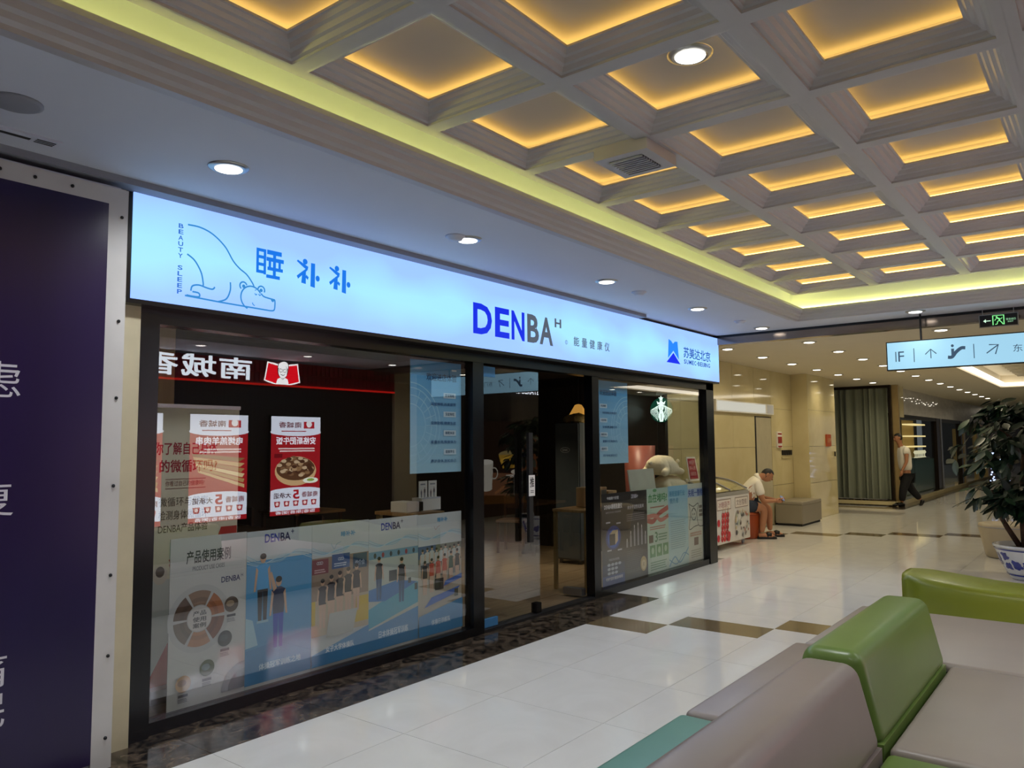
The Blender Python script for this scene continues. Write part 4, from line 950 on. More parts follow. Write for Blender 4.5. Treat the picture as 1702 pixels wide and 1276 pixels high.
# chairs and tables at the back
def chair(label, x, y, rz, group=None):
    t = thing('dining_chair', label, 'chair', (x, y, 0.01), rz, group)
    for sx in (-.19, .19):
        MB().box(sx - .018, -.2, 0, sx + .018, -.165, .44).build('leg', m_walnut, t); MB().box(sx - .018, .165, 0, sx + .018, .2, .82).build('leg', m_walnut, t)
    box('seat', (-.22, -.21, .44), (.22, .21, .48), mat('seat_leather', '#5a3c28', .5), t, .012)
    MB().box(-.2, .17, .62, .2, .195, .84).build('backrest', m_walnut, t, False, .01)
    return t
def table(label, x, y, w=.8, d=.8, h=.74):
    t = thing('cafe_table', label, 'table', (x, y, .01))
    box('top', (-w / 2, -d / 2, h - .035), (w / 2, d / 2, h), m_wood, t, .006)
    for sx in (-1, 1):
        for sy in (-1, 1): box('leg', (sx * (w / 2 - .05) - .02, sy * (d / 2 - .05) - .02, 0), (sx * (w / 2 - .05) + .02, sy * (d / 2 - .05) + .02, h - .035), m_walnut, t)
    return t
table('square oak table with dark legs inside the shop, behind the banner stand', 4.4, 2.6); table('square oak table with dark legs deep inside the shop by the back wall', 6.4, 4.2)
chair('walnut chair at the oak table, its back to the banner stand', 3.75, 2.6, PI / 2); chair('walnut chair at the oak table, facing the banner stand', 5.1, 2.55, -PI / 2)
chair('walnut chair tucked by the far table near the back wall', 5.7, 4.2, PI / 2); chair('walnut chair seen through the open doorway beside the tall cabinet', 9.1, 2.75, -1.2)
# counter with boxes
ct = thing('counter', 'slim oak counter standing behind the window posters', 'counter', (4.62, .30, 0.01))
box('top', (0, 0, .98), (.36, .5, 1.01), m_wood, ct, .004)
for sx in (.01, .31):
    for sy in (.01, .45): box('leg', (sx, sy, 0), (sx + .04, sy + .04, .98), m_brass, ct)
dv = thing('device_box', 'small grey device with a dark glass face on the counter', 'device', (4.64, .42, 1.02))
box('body', (0, 0, 0), (.15, .2, .09), m_paper, dv, .006); box('face', (.155, .0, .005), (.2, .2, .085), m_black, dv, .004)
bl = thing('leaflet_holder', 'white card leaflet holder on the counter', 'holder', (4.86, .46, 1.02)); box('tray', (0, 0, 0), (.24, .12, .11), m_paper, bl)
box('lip', (.01, -.003, .1), (.23, .0, .112), m_white, bl)
for k in range(2):
    lf = thing('leaflet', ['white leaflet with two figures in the holder, next to the grey device', 'white leaflet with two figures in the holder, beside the door frame'][k], 'leaflet', (4.865 + .12 * k, .50, 1.131 + .0 * k), 0, None)
    MB().box(0, 0, 0, .105, .004, .145).build('card', m_paper, lf)
    c = Cv(); c.rows(.02, .11, .085, .128, 1, '#8a8f98', .7); person_fig(c, .03, .0, .07, '#6a7080', '#50565f'); person_fig(c, .07, .0, .09, '#5a606c', '#8a8f98'); c.build('print', PRINT, lf, (0, -.0005, 0), UP)
# tall dark cabinet
cb = thing('tall_cabinet', 'tall dark grey cabinet standing inside the doorway', 'cabinet', (8.6, 1.26, .06))
mcab = mat('charcoal_steel', '#4c5358', .4, var=.04)
box('body', (.02, 0, 0), (.42, .39, 1.81), mcab, cb); box('door', (0, .01, .02), (.018, .38, 1.80), mcab, cb, .004)
for sx in (.06, .36):
    for sy in (.05, .34): MB().lathe([(.025, -.05), (.025, 0)], 10, sx, sy).build('foot', m_blackm, cb)
c = Cv(); c.ell(-.22, 1.45, .075, .036, '#b8bcc0', 24); c.ell(-.22, 1.45, .068, .03, '#3a4046', 24); c.text('DENBA', -.265, 1.437, -.175, 1.463, '#c8ccd0', .02); c.build('badge', PRINT, cb, (-.002, 0, 0), UPX)
pw = thing('plastic_wrap', 'crumpled shiny plastic wrap lying on top of the tall cabinet', 'wrap', (8.82, 1.45, 1.872))
bm = bmesh.new(); bmesh.ops.create_icosphere(bm, subdivisions=3, radius=1)
for v in bm.verts: v.co = Vector((v.co.x * .19, v.co.y * .18, max(0, v.co.z) * .12)) + Vector((random.uniform(-.02, .02), random.uniform(-.02, .02), random.uniform(0, .03)))
me = bpy.data.meshes.new('film'); bm.to_mesh(me); bm.free(); me.materials.append(mat('shiny_film', '#a08a58', .12, .5)); link('film', me, pw)
pd = thing('pendant_lamp', 'warm pendant lamp glowing behind the tall cabinet', 'lamp', (9.35, 1.75, 2.0))
MB().lathe([(.02, .16), (.05, .15), (.14, .0)], 20, cap=False).build('shade', emit('lamp_shade', '#c98e3e', .9), pd, True); MB().tube([(0, 0, .15), (0, 0, .62)], .006, 6).build('cord', m_blackm, pd)
MB().sphere((0, 0, .05), .035).build('bulb', m_lens_warm, pd)
spot('glow', (0, 0, .02), 6, (1, .75, .4), 2.2, 1., pd)
# brass side table with device boxes
bt = thing('brass_side_table', 'slim oak-topped side table with brass legs beside the door jamb', 'table', (7.05, .16, .01))
box('top', (0, 0, .84), (.85, .45, .87), m_wood, bt, .004)
for sx in (.01, .80):
    for sy in (.01, .41): box('leg', (sx, sy, 0), (sx + .035, sy + .035, .84), m_brass, bt)
for k, (x, w, h) in enumerate(((7.36, .28, .22), (7.67, .19, .17))):
    t = thing('device_carton', ['long oak-coloured device carton on the brass-legged table', 'short device carton with a black lens on the brass-legged table'][k], 'carton', (x, .26, .882), 0)
    box('box', (0, 0, 0), (w, .24, h), mat('pale_carton', '#c9a676', .45), t, .008); box('face', (w * .55, -.006, .02), (w - .02, 0, h - .03), [m_steel, m_black][k], t)
    MB().lathe([(.03, 0), (.03, .01)], 12).build('lens', m_blackm, t, loc=(w * .78, -.007, h * .5), rot=(PI / 2, 0, 0))
# plush polar bears
def bear(label, x, y, z, s, rz, cozy=0.):
    t = thing('plush_bear', label, 'plush toy', (x, y, z), rz, None); t.scale = (s, s, s)
    mb = mat('cream_plush', '#ddd0ae', .95, var=.06, scale=25, bump=.6)
    def skin(name, J, E, parent=t):
        me = bpy.data.meshes.new(name); me.from_pydata([j[0] for j in J], E, [])
        o = bpy.data.objects.new(name, me); COL.objects.link(o); md = o.modifiers.new('s', 'SKIN'); md.use_smooth_shade = True
        for v, j in zip(me.skin_vertices[0].data, J): v.radius = (j[1], j[1])
        me.skin_vertices[0].data[0].use_root = True
        sb_ = o.modifiers.new('u', 'SUBSURF'); sb_.levels = 2
        dg = bpy.context.evaluated_depsgraph_get(); m2_ = bpy.data.meshes.new_from_object(o.evaluated_get(dg)); bpy.data.objects.remove(o)
        m2_.name = name; m2_.materials.clear(); m2_.materials.append(mb); return link(name, m2_, parent)
    skin('body', [((0, 0, .17), .17), ((-.2, 0, .17), .17), ((-.33, 0, .13), .11), ((.2, 0, .15), .14), ((.36, 0, .13), .10), ((.47, 0, .12), .105), ((.58, 0, .09), .055),
          ((.18, -.17, .07), .065), ((.38, -.2, .04), .05), ((.18, .17, .07), .065), ((.38, .2, .04), .05), ((-.22, -.17, .06), .075), ((-.4, -.2, .04), .055), ((-.22, .17, .06), .075), ((-.4, .2, .04), .055)],
         [(0, 1), (1, 2), (0, 3), (3, 4), (4, 5), (5, 6), (3, 7), (7, 8), (3, 9), (9, 10), (1, 11), (11, 12), (1, 13), (13, 14)])
    for sy in (-1, 1): MB().sphere((.42, sy * .085, .215), (.03, .035, .035), 10, 6).build('ear', mb, t, True); MB().sphere((.54, sy * .05, .145), .012, 8, 6).build('eye', m_blackm, t)
    MB().sphere((.645, 0, .10), (.02, .026, .018), 8, 6).build('nose', m_blackm, t); MB().sphere((-.45, 0, .2), .035, 10, 6).build('tail', mb, t, True)
    return t
stn = thing('display_plinth', 'pale plinth carrying the plush bears behind the small posters', 'plinth', (8.52, .10, .01))
box('body', (0, 0, 0), (1.3, .55, .56), m_wood, stn); box('top', (-.01, -.01, .56), (1.31, .56, .59), m_paper, stn, .004)
bear('big cream plush polar bear at the bottom of the bear pile', 9.20, .34, .60, .95, .06)
bear('cream plush polar bear lying in the middle of the pile', 9.33, .34, .915, .80, -.12)
bear('cream plush polar bear lying on top of the pile', 9.17, .34, 1.18, .80, .05)
bd = thing('tilted_board', 'blank grey-green board tilted in front of the plush bears', 'board', (7.95, .12, 1.0))
MB().add([(0, 0, 0), (.62, 0, .0), (.74, .1, .28), (.10, .1, .28), (0, .012, 0), (.62, .012, .0), (.74, .112, .28), (.10, .112, .28)], [(0, 1, 2, 3), (7, 6, 5, 4), (0, 4, 5, 1), (1, 5, 6, 2), (2, 6, 7, 3), (3, 7, 4, 0)]).build('panel', mat('grey_acrylic', '#a9ab9c', .35), bd)
MB().tube([(.3, .05, -.98), (.3, .05, .1)], .012, 8).build('post', m_steel, bd); MB().lathe([(.12, -.99), (.12, -.975), (.02, -.965)], 16, .3, .05).build('base', m_steel, bd)
rs = thing('rose_panel', 'rose-coloured curved chair back behind the plush bears', 'chair', (9.62, .92, 0.01), 0.)
mrose = mat('rose_leather', '#a35a4c', .4)
MB().lathe([(.19, .42), (.2, .9), (.22, 1.55), (.2, 1.55), (.18, .9), (.001, .5)], 28, cap=False).build('shell', mrose, rs, True); MB().lathe([(.18, 0), (.18, .02), (.03, .04), (.03, .44)], 20).build('pedestal', m_steel, rs, True)

# ================================================================== freezer, stool, bench outside
fz = thing('popsicle_freezer', 'white chest freezer printed with candied fruit sticks against the cream wall', 'freezer', (10.72, .32, .09))
FL, FD, FH = 1.38, .58, .70
MB().box(0, 0, 0, FL, FD, FH).build('body', mat('freezer_white', '#d9d6d0', .3), fz, False, .015)
MB().add([(0, 0, FH), (FL, 0, FH), (FL, FD, FH), (0, FD, FH), (0, .02, FH + .05), (FL, .02, FH + .05), (FL, FD, FH + .2), (0, FD, FH + .2)], [(0, 1, 5, 4), (1, 2, 6, 5), (2, 3, 7, 6), (3, 0, 4, 7), (4, 5, 6, 7)]).build('rim', m_steel, fz)
lidv = MB()
for k in range(9):
    a = k / 8; lidv.v += [(.04, .03 + .52 * a, FH + .065 + .16 * a + .03 * math.sin(PI * a)), (FL - .04, .03 + .52 * a, FH + .065 + .16 * a + .03 * math.sin(PI * a))]
for k in range(8): lidv.f.append((2 * k, 2 * k + 1, 2 * k + 3, 2 * k + 2)); lidv.m.append(0)
lidv.build('glass_lid', mat('lid_glass', '#9c9463', .08, coat=.5), fz, True)
for x in (.02, FL * .5, FL - .02): MB().tube([(x, .03 + .065 * k, FH + .075 + .02 * k + .035 * math.sin(PI * k / 8)) for k in range(9)], .012, 6).build('lid_rib', m_gap, fz, True)
for sx in (.1, FL - .12):
    for sy in (.08, FD - .08):
        MB().lathe([(.04, -.012), (.04, .012)], 14).build('caster', m_gap, fz, loc=(sx, sy, -.045), rot=(PI / 2, 0, 0))
        MB().box(sx - .015, sy - .02, -.03, sx + .015, sy + .02, 0).build('bracket', m_steel, fz)
c = Cv()
for k, t in enumerate(('冰糖葫芦', '文创雪糕')):
    x = .10 + .68 * k; c.rect(x, .50, x + .52, .66, '#8a7a6e'); c.rect(x + .012, .512, x + .508, .648, '#e2dbd2'); c.text(t, x + .05, .535, x + .47, .625, ['#8a2028', '#5a3438'][k], .01)
for k in range(3):
    x = .26 + .09 * k
    for q in range(5): c.ell(x + .012 * q, .08 + .085 * q, .045, .045, ['#b81f2a', '#cc3038', '#a01824'][k], 14); c.ell(x + .012 * q - .012, .095 + .085 * q, .012, .012, '#e88a84', 8)
    c.line([(x + .05, .46), (x + .062, .54)], .012, '#c8a878')
for q in ((.12, .1), (.14, .32), (.52, .12), (.5, .08)): c.ell(q[0], q[1], .05, .055, '#c02c3c', 14)
for k in range(40):
    x = random.uniform(.75, 1.33); y = random.uniform(.06, .46); c.ell(x, y, random.uniform(.012, .035), random.uniform(.015, .04), random.choice(['#6a5a58', '#8a9aa0', '#c8b890', '#4a4448', '#a86a5a', '#b0b8a8']), 8)
c.build('print', PRINT, fz, (0, -.003, 0), UP)
tcd = thing('price_card', 'red price card stand on the freezer lid, beside the corner post', 'card', (10.75, .70, 1.03))
MB().add([(0, 0, 0), (.34, 0, 0), (.30, .05, .36), (0, .05, .36), (0, .01, 0), (.34, .01, 0), (.30, .06, .36), (0, .06, .36)], [(0, 1, 2, 3), (7, 6, 5, 4), (0, 4, 5, 1), (1, 5, 6, 2), (2, 6, 7, 3), (3, 7, 4, 0)]).build('frame', m_paper, tcd)
c = Cv(); c.poly([(.02, .03), (.305, .03), (.275, .34), (.02, .34)], '#a31a34')
for k, t in enumerate(('冰糖葫芦', '草莓山楂', '现做现卖')): c.text(t, .05, .25 - .085 * k, .25, .31 - .085 * k, '#e8c8c8', .01)
c.build('print', PRINT, tcd, (0, -.002, 0), (PI / 2 - .138, 0, 0))
tcd.location.z = 1.02
stl = thing('orange_stool', 'orange round leather stool under the seated man', 'stool', (12.73, .665, 0))
MB().lathe([(.245, .0), (.26, .03), (.26, .40), (.24, .435), (.001, .445)], 28).build('drum', mat('orange_leather', '#93401a', .45), stl, True); MB().lathe([(.262, .385), (.265, .39), (.262, .395)], 28, cap=False).build('seam', mat('orange_dark', '#7a3210', .5), stl)
bn = thing('grey_bench', 'taupe grey leather box bench against the cream pilaster', 'bench', (14.95, .40, 0))
mtp = mat('taupe_leather', '#8a8272', .38, var=.03, scale=4)
box('base', (.03, .03, 0), (1.17, .49, .05), m_blackm, bn); box('body', (0, 0, .04), (1.2, .52, .40), mtp, bn, .015); box('cushion', (-.005, -.005, .395), (1.205, .525, .46), mtp, bn, .022, 3, True)

# ================================================================== people
def skin_mesh(name, J, E, m, parent, lv=2):
    names = list(J); me = bpy.data.meshes.new(name)
    me.from_pydata([J[k][0] for k in names], [(names.index(a), names.index(b)) for a, b in E], [])
    o = bpy.data.objects.new(name, me); COL.objects.link(o); md = o.modifiers.new('s', 'SKIN'); md.use_smooth_shade = True; md.branch_smoothing = .4
    for v, k in zip(me.skin_vertices[0].data, names):
        r = J[k][1]; v.radius = r if isinstance(r, tuple) else (r, r)
    me.skin_vertices[0].data[0].use_root = True
    s_ = o.modifiers.new('u', 'SUBSURF'); s_.levels = lv
    dg = bpy.context.evaluated_depsgraph_get(); m2 = bpy.data.meshes.new_from_object(o.evaluated_get(dg)); bpy.data.objects.remove(o)
    m2.name = name; m2.materials.clear(); m2.materials.append(m); return link(name, m2, parent)
m_skin = mat('skin', '#b07a58', .5, var=.04); m_hair = mat('black_hair', '#14110f', .6, bump=.5, scale=60)
m_shirt = mat('white_cotton', '#ece7da', .8, var=.03, scale=12); m_short = mat('navy_cotton', '#2a3342', .8); m_trouser = mat('black_cotton', '#0c0d12', .8); m_shoe = mat('black_rubber', '#0b0b0d', .5)
def head(t, c, fwd, up, r=.1):
    """face, ears and hair on a head at c looking along fwd"""
    f = Vector(fwd).normalized(); u = (Vector(up) - f * Vector(up).dot(f)).normalized(); s = f.cross(u)
    R = Matrix((f, -s, u)).transposed().to_4x4(); R.translation = Vector(c)
    def put(mb, name, m):
        o = mb.build(name, m, t, True); o.matrix_local = R; return o
    hm = MB(); N, Mm = 20, 12
    for i in range(Mm + 1):
        th = PI * i / Mm
        for k in range(N):
            a = 2 * PI * k / N; x, y, z = math.sin(th) * math.cos(a), math.sin(th) * math.sin(a), math.cos(th)
            hm.v.append((x * r * 1.06, y * r * .86, z * r * 1.18))
    for i in range(Mm):
        for k in range(N):
            th = PI * (i + .5) / Mm; a = 2 * PI * (k + .5) / N
            z = math.cos(th); x = math.sin(th) * math.cos(a)
            if z > .5 or (x < -.1 and z > -.45) or (z > .2 and x < .25): hm.f.append((i * N + k, (i + 1) * N + k, (i + 1) * N + (k + 1) % N, i * N + (k + 1) % N)); hm.m.append(0)
    put(hm, 'hair', m_hair)
    put(MB().sphere((r * .06, 0, -.008), (r * .96, r * .80, r * 1.12), 18, 12), 'face', m_skin)
    put(MB().sphere((r * 1.0, 0, -.02), (.022, .014, .02), 8, 6), 'nose', m_skin)
    for sy in (-1, 1):
        put(MB().sphere((.0, sy * r * .86, -.005), (.022, .012, .032), 8, 6), 'ear', m_skin)
        put(MB().sphere((r * .93, sy * .034, .012), (.006, .011, .005), 8, 6), 'eye', m_hair)
    put(MB().sphere((r * .86, 0, -.062), (.014, .026, .006), 8, 6), 'mouth', mat('lips', '#7e4638', .5))
def hand(t, w, d, n, m=m_skin, curl=.5, name='hand'):
    """palm from wrist w along d with five fingers curling towards n"""
    d = Vector(d).normalized(); n = Vector(n); n = (n - d * n.dot(d)).normalized(); s = d.cross(n); w = Vector(w); mb = MB()
    mb.tube([w - d * .01, w + d * .04, w + d * .085], [.024, .036, .032], 8)
    for k, L in enumerate((.062, .072, .068, .052)):
        b = w + d * .075 + s * (.03 - .02 * k); p = b + d * L * .5 + n * L * .15 * curl; q = p + d * L * .35 + n * L * .5 * curl
        mb.tube([b, p, q], [.010, .009, .006], 6)
    b = w + d * .03 + s * .032; mb.tube([b, b + s * .025 + d * .025, b + s * .028 + d * .06 + n * .015], [.013, .011, .008], 6)
    return mb.build(name, m, t, True)

# local frame: u to image right, w away from the viewer, z up
def frame(o, ax):
    ru = Vector((.616, -.787, 0)); rw = Vector((.787, .616, 0))
    return lambda u, w, z: tuple(ru * u + rw * w + Vector((0, 0, z)))
mn = thing('person', 'man in a white polo shirt and navy shorts sitting bent over his phone', 'person', (12.72, .27, 0))
L = frame(mn, 0)
hipc = L(-.30, .22, .55)
J = {'hip': (hipc, (.17, .15)), 'waist': (L(-.29, .22, .70), (.18, .155)), 'chest': (L(-.20, .21, .88), (.185, .15)), 'neck0': (L(-.08, .20, .985), (.07, .07)), 'neck': (L(-.02, .19, 1.01), .058), 'head0': (L(.05, .18, 1.03), .085), 'head1': (L(.085, .18, 1.045), .09),
     'shN': (L(-.13, .05, .92), .075), 'elN': (L(-.06, .0, .62), .045), 'wrN': (L(.19, .08, .615), .028), 'shF': (L(-.11, .36, .93), .075), 'elF': (L(.03, .40, .66), .045), 'wrF': (L(.22, .16, .625), .028),
     'hpN': (L(-.28, .10, .53), .10), 'knN': (L(-.02, .06, .50), .078), 'anN': (L(-.08, .04, .10), .042), 'hpF': (L(-.26, .34, .53), .10), 'knF': (L(.14, .34, .50), .078), 'anF': (L(.15, .33, .10), .042)}
E = [('hip', 'waist'), ('waist', 'chest'), ('chest', 'neck0'), ('neck0', 'neck'), ('neck', 'head0'), ('head0', 'head1'), ('chest', 'shN'), ('shN', 'elN'), ('elN', 'wrN'), ('chest', 'shF'), ('shF', 'elF'), ('elF', 'wrF'), ('hip', 'hpN'), ('hpN', 'knN'), ('knN', 'anN'), ('hip', 'hpF'), ('hpF', 'knF'), ('knF', 'anF')]
skin_mesh('body', J, E, m_skin, mn)
def mid(a, b, t): return tuple(Vector(a) * (1 - t) + Vector(b) * t)
def grow(r, g): return tuple(x + g for x in r) if isinstance(r, tuple) else r + g
JS = {k: (J[k][0], grow(J[k][1], .022)) for k in ('hip', 'waist', 'chest', 'shN', 'shF')}; JS['neck0'] = (J['neck0'][0], .085)
JS['slN'] = (mid(J['shN'][0], J['elN'][0], .75), .072); JS['slF'] = (mid(J['shF'][0], J['elF'][0], .75), .072)
skin_mesh('polo_shirt', JS, [('hip', 'waist'), ('waist', 'chest'), ('chest', 'neck0'), ('chest', 'shN'), ('shN', 'slN'), ('chest', 'shF'), ('shF', 'slF')], m_shirt, mn)
JP = {'hip': (L(-.30, .22, .53), (.17, .14)), 'hpN': (J['hpN'][0], .125), 'knN': (mid(J['hpN'][0], J['knN'][0], .82), .108), 'hpF': (J['hpF'][0], .125), 'knF': (mid(J['hpF'][0], J['knF'][0], .75), .105)}
skin_mesh('shorts', JP, [('hip', 'hpN'), ('hpN', 'knN'), ('hip', 'hpF'), ('hpF', 'knF')], m_short, mn)
MB().tube([L(-.07, .21, .985), L(-.055, .205, 1.0), L(-.03, .195, 1.015)], [.092, .086, .074], 12).build('collar', m_shirt, mn, True)
head(mn, L(.085, .18, 1.045), L(.8, -.25, -.55), L(.5, 0, .85), .098)
hand(mn, L(.19, .08, .615), L(.9, .25, .05), L(0, .5, .6), curl=.8); hand(mn, L(.22, .16, .625), L(.9, -.1, .05), L(0, -.5, .6), curl=.8)
for w_, a, nm in ((.04, -.08, 'sandal'), (.33, .15, 'sandal')):
    MB().tube([L(a - .06, w_, .055), L(a + .04, w_ - .0, .055), L(a + .16, w_ - .02, .04), L(a + .2, w_ - .02, .035)], [.035, .042, .04, .022], 10).build('foot', m_skin, mn, True)
    s_ = MB().tube([L(a - .08, w_, .018), L(a + .06, w_, .018), L(a + .17, w_ - .02, .018), L(a + .23, w_ - .02, .018)], [.035, .046, .048, .03], 10).build(nm, m_shoe, mn, True); s_.scale.z = .9
    MB().tube([L(a + .07, w_, .05), L(a + .11, w_, .06), L(a + .15, w_ - .01, .05)], [.048, .056, .05], 10).build('strap', m_shoe, mn, True)
ph = thing('phone', 'black phone held in the seated man\'s hands', 'phone', Vector((12.72, .27, 0)) + Vector(L(.305, .13, .655)), 0); ph.rotation_euler = (.5, .4, -.9)
box('case', (-.035, -.07, -.004), (.035, .07, .004), m_blackm, ph, .003); box('screen', (-.032, -.066, .0041), (.032, .066, .0048), emit('phone_screen', '#8aa0c0', .5), ph)
wk = thing('person', 'man in a white t-shirt and black trousers walking past the curtain', 'person', (21.05, -.25, 0))
S = 66.9
def K_(px, py, w=0.): return frame(wk, 0)((px - 1510) / S, w, (840.5 - py) / S)
J = {'hip': (K_(1506, 789), (.14, .11)), 'waist': (K_(1505, 775), (.145, .11)), 'chest': (K_(1502, 754), (.155, .12)), 'neck0': (K_(1499.5, 742), .065), 'neck': (K_(1498, 738), .055), 'head0': (K_(1496, 731), .085), 'head1': (K_(1496, 727), .09),
     'shN': (K_(1502.5, 747, -.19), .06), 'elN': (K_(1500, 768, -.24), .042), 'wrN': (K_(1493, 783, -.2), .03), 'shF': (K_(1501, 747, .19), .06), 'elF': (K_(1507, 766, .25), .042), 'wrF': (K_(1503, 784, .24), .03),
     'hpN': (K_(1505, 793, -.09), .1), 'knN': (K_(1497, 813, -.1), .07), 'anN': (K_(1494, 834, -.1), .05), 'hpF': (K_(1507, 793, .09), .1), 'knF': (K_(1517, 813, .1), .07), 'anF': (K_(1532.5, 831, .1), .05)}
skin_mesh('body', J, E, m_skin, wk)
JS = {'hip': (K_(1506.5, 785), (.205, .175)), 'waist': (K_(1505.5, 774), (.20, .17)), 'chest': (J['chest'][0], (.20, .165)), 'shN': (J['shN'][0], .095), 'shF': (J['shF'][0], .085), 'neck0': (J['neck0'][0], .08)}
JS['slN'] = (mid(J['shN'][0], J['elN'][0], .5), .092); JS['slF'] = (mid(J['shF'][0], J['elF'][0], .5), .092)
skin_mesh('t_shirt', JS, [('hip', 'waist'), ('waist', 'chest'), ('chest', 'neck0'), ('chest', 'shN'), ('shN', 'slN'), ('chest', 'shF'), ('shF', 'slF')], m_shirt, wk)
JP = {'hip': (K_(1506, 790), (.165, .135))}
for q in 'NF': JP['hp' + q] = (J['hp' + q][0], .13); JP['kn' + q] = (J['kn' + q][0], .1); JP['an' + q] = (mid(J['kn' + q][0], J['an' + q][0], .95), .078)
skin_mesh('trousers', JP, [('hip', 'hpN'), ('hpN', 'knN'), ('knN', 'anN'), ('hip', 'hpF'), ('hpF', 'knF'), ('knF', 'anF')], m_trouser, wk)
head(wk, K_(1495.8, 728.5), frame(wk, 0)(-1, 0, -.12), (0, 0, 1), .098)
hand(wk, K_(1493, 783, -.2), frame(wk, 0)(-.3, 0, -1), frame(wk, 0)(-.5, .8, 0)); hand(wk, K_(1503, 784, .24), frame(wk, 0)(-.2, 0, -1), frame(wk, 0)(-.5, -.8, 0))
F_ = frame(wk, 0); a0 = Vector(J['anN'][0]); a1_ = Vector(J['anF'][0])
MB().tube([a0 + Vector(F_(.06, 0, -.06)), a0 + Vector(F_(-.05, 0, -.05)), a0 + Vector(F_(-.17, 0, -.06)), a0 + Vector(F_(-.23, 0, -.07))], [.038, .05, .038, .022], 10).build('shoe', m_shoe, wk, True)
MB().tube([a1_ + Vector(F_(.05, 0, .0)), a1_ + Vector(F_(.03, 0, -.05)), a1_ + Vector(F_(-.0, 0, -.11)), a1_ + Vector(F_(-.04, 0, -.125))], [.04, .05, .036, .02], 10).build('shoe', m_shoe, wk, True)

# ================================================================== foreground sofa
m_tp = mat('taupe_sofa_leather', '#8b7f79', .33, var=.05, scale=3, bump=.06); m_tp2 = mat('beige_sofa_leather', '#968c82', .36, var=.04, scale=3, bump=.06)
m_gr = mat('green_sofa_leather', '#667f3c', .33, var=.07, scale=3, bump=.06); m_teal = mat('teal_sofa_leather', '#5f8a7c', .35, var=.06, scale=3, bump=.06); m_pipe = mat('dark_piping', '#332c28', .5)
m_pg = mat('green_piping', '#3f5220', .45); m_seam = mat('taupe_piping', '#6e645f', .45)
def backrest(label, x0, x1, m, top, name='lounge_wedge'):
    t = thing(name, label, 'sofa back', (x0, 0, 0))
    w = x1 - x0; mb = MB(); N = 10
    prof = [(-3.59, .42), (-3.51, top), (-3.29, top), (-3.20, .42)]
    o = mb.prism(prof, 0.004, w - .004).build('cushion', m, t, True, .05, 5)
    box('skirt', (.01, -3.585, .06), (w - .01, -3.205, .43), m, t)
    box('plinth', (.05, -3.55, 0), (w - .05, -3.24, .06), m_blackm, t)
    return t
def seat(label, x0, x1, y0, y1, m, h=.43, name='lounge_ottoman'):
    t = thing(name, label, 'sofa seat', (x0, y0, 0)); w, d = x1 - x0, y1 - y0
    box('plinth', (.05, .05, 0), (w - .05, d - .05, .06), m_blackm, t)
    box('base', (.006, .006, .06), (w - .006, d - .006, h - .09), m, t, .012)
    box('cushion', (.003, .003, h - .09), (w - .003, d - .003, h), m, t, .028, 4, True)
    z = h - .045; MB().tube([(.004, .03, z), (.03, .004, z), (w - .03, .004, z), (w - .004, .03, z), (w - .004, d - .03, z), (w - .03, d - .004, z), (.03, d - .004, z), (.004, d - .03, z), (.004, .03, z)], .006, 6).build('piping', m_pg if m in (m_gr, m_teal) else m_pipe, t, True)
    return t
backrest('taupe wedge sofa backrest in front of the green one', 1.84, 3.275, m_tp, .735)
backrest('green wedge sofa backrest standing beyond the taupe one', 3.285, 4.665, m_gr, .765)
seat('teal sofa seat behind the taupe backrest, facing the shop', 1.84, 3.17, -3.195, -2.79, m_teal)
seat('taupe sofa seat behind the green backrest, facing the shop', 3.18, 4.66, -3.195, -2.80, m_tp, .435)
seat('green sofa seat against the taupe backrest', 1.84, 3.27, -4.4, -3.60, m_gr, .42)
seat('beige sofa seat against the green backrest', 3.28, 4.66, -4.4, -3.60, m_tp2)
seat('beige flat ottoman beyond the green backrest', 4.672, 5.98, -4.45, -2.84, m_tp2)

# wavy green bench
wb_ = thing('wavy_bench', 'lime green wavy leather bench beyond the sofa', 'bench', (7.0, 0, 0))
m_lime = mat('lime_leather', '#7d8726', .36, var=.06, scale=3, bump=.05)
N = 40; mb = MB(); prof_n = 9
for i in range(N + 1):
    t_ = i / N; y = -2.86 - 2.3 * t_; e_ = min(1, .25 + t_ * 12) ** .5
    wave = .09 * math.sin((y + 2.86) * 3.1); top = .455 + .03 * math.cos((t_) * 7.5)
    xf = .12 + wave; xb_ = .72 + wave * .6; c_ = (xf + xb_) / 2
    half = (xb_ - xf) / 2 * (.35 + .65 * e_)
    for dx, z in ((-1, .05), (-1, .3), (-1, top - .05), (-.93, top - .015), (-.8, top), (0, top + .006), (.8, top), (.93, top - .015), (1, top - .05), (1, .05)): mb.v.append((c_ + dx * half, y, z))
for i in range(N):
    for q in range(9): a = i * 10 + q; mb.f.append((a, a + 1, a + 11, a + 10)); mb.m.append(0)
mb.f.append(tuple(range(10))); mb.m.append(0); mb.f.append(tuple(N * 10 + q for q in range(10))[::-1]); mb.m.append(0)
mb.build('body', m_lime, wb_, True); box('plinth', (.25, -5.0, 0), (.6, -2.98, .06), m_blackm, wb_)
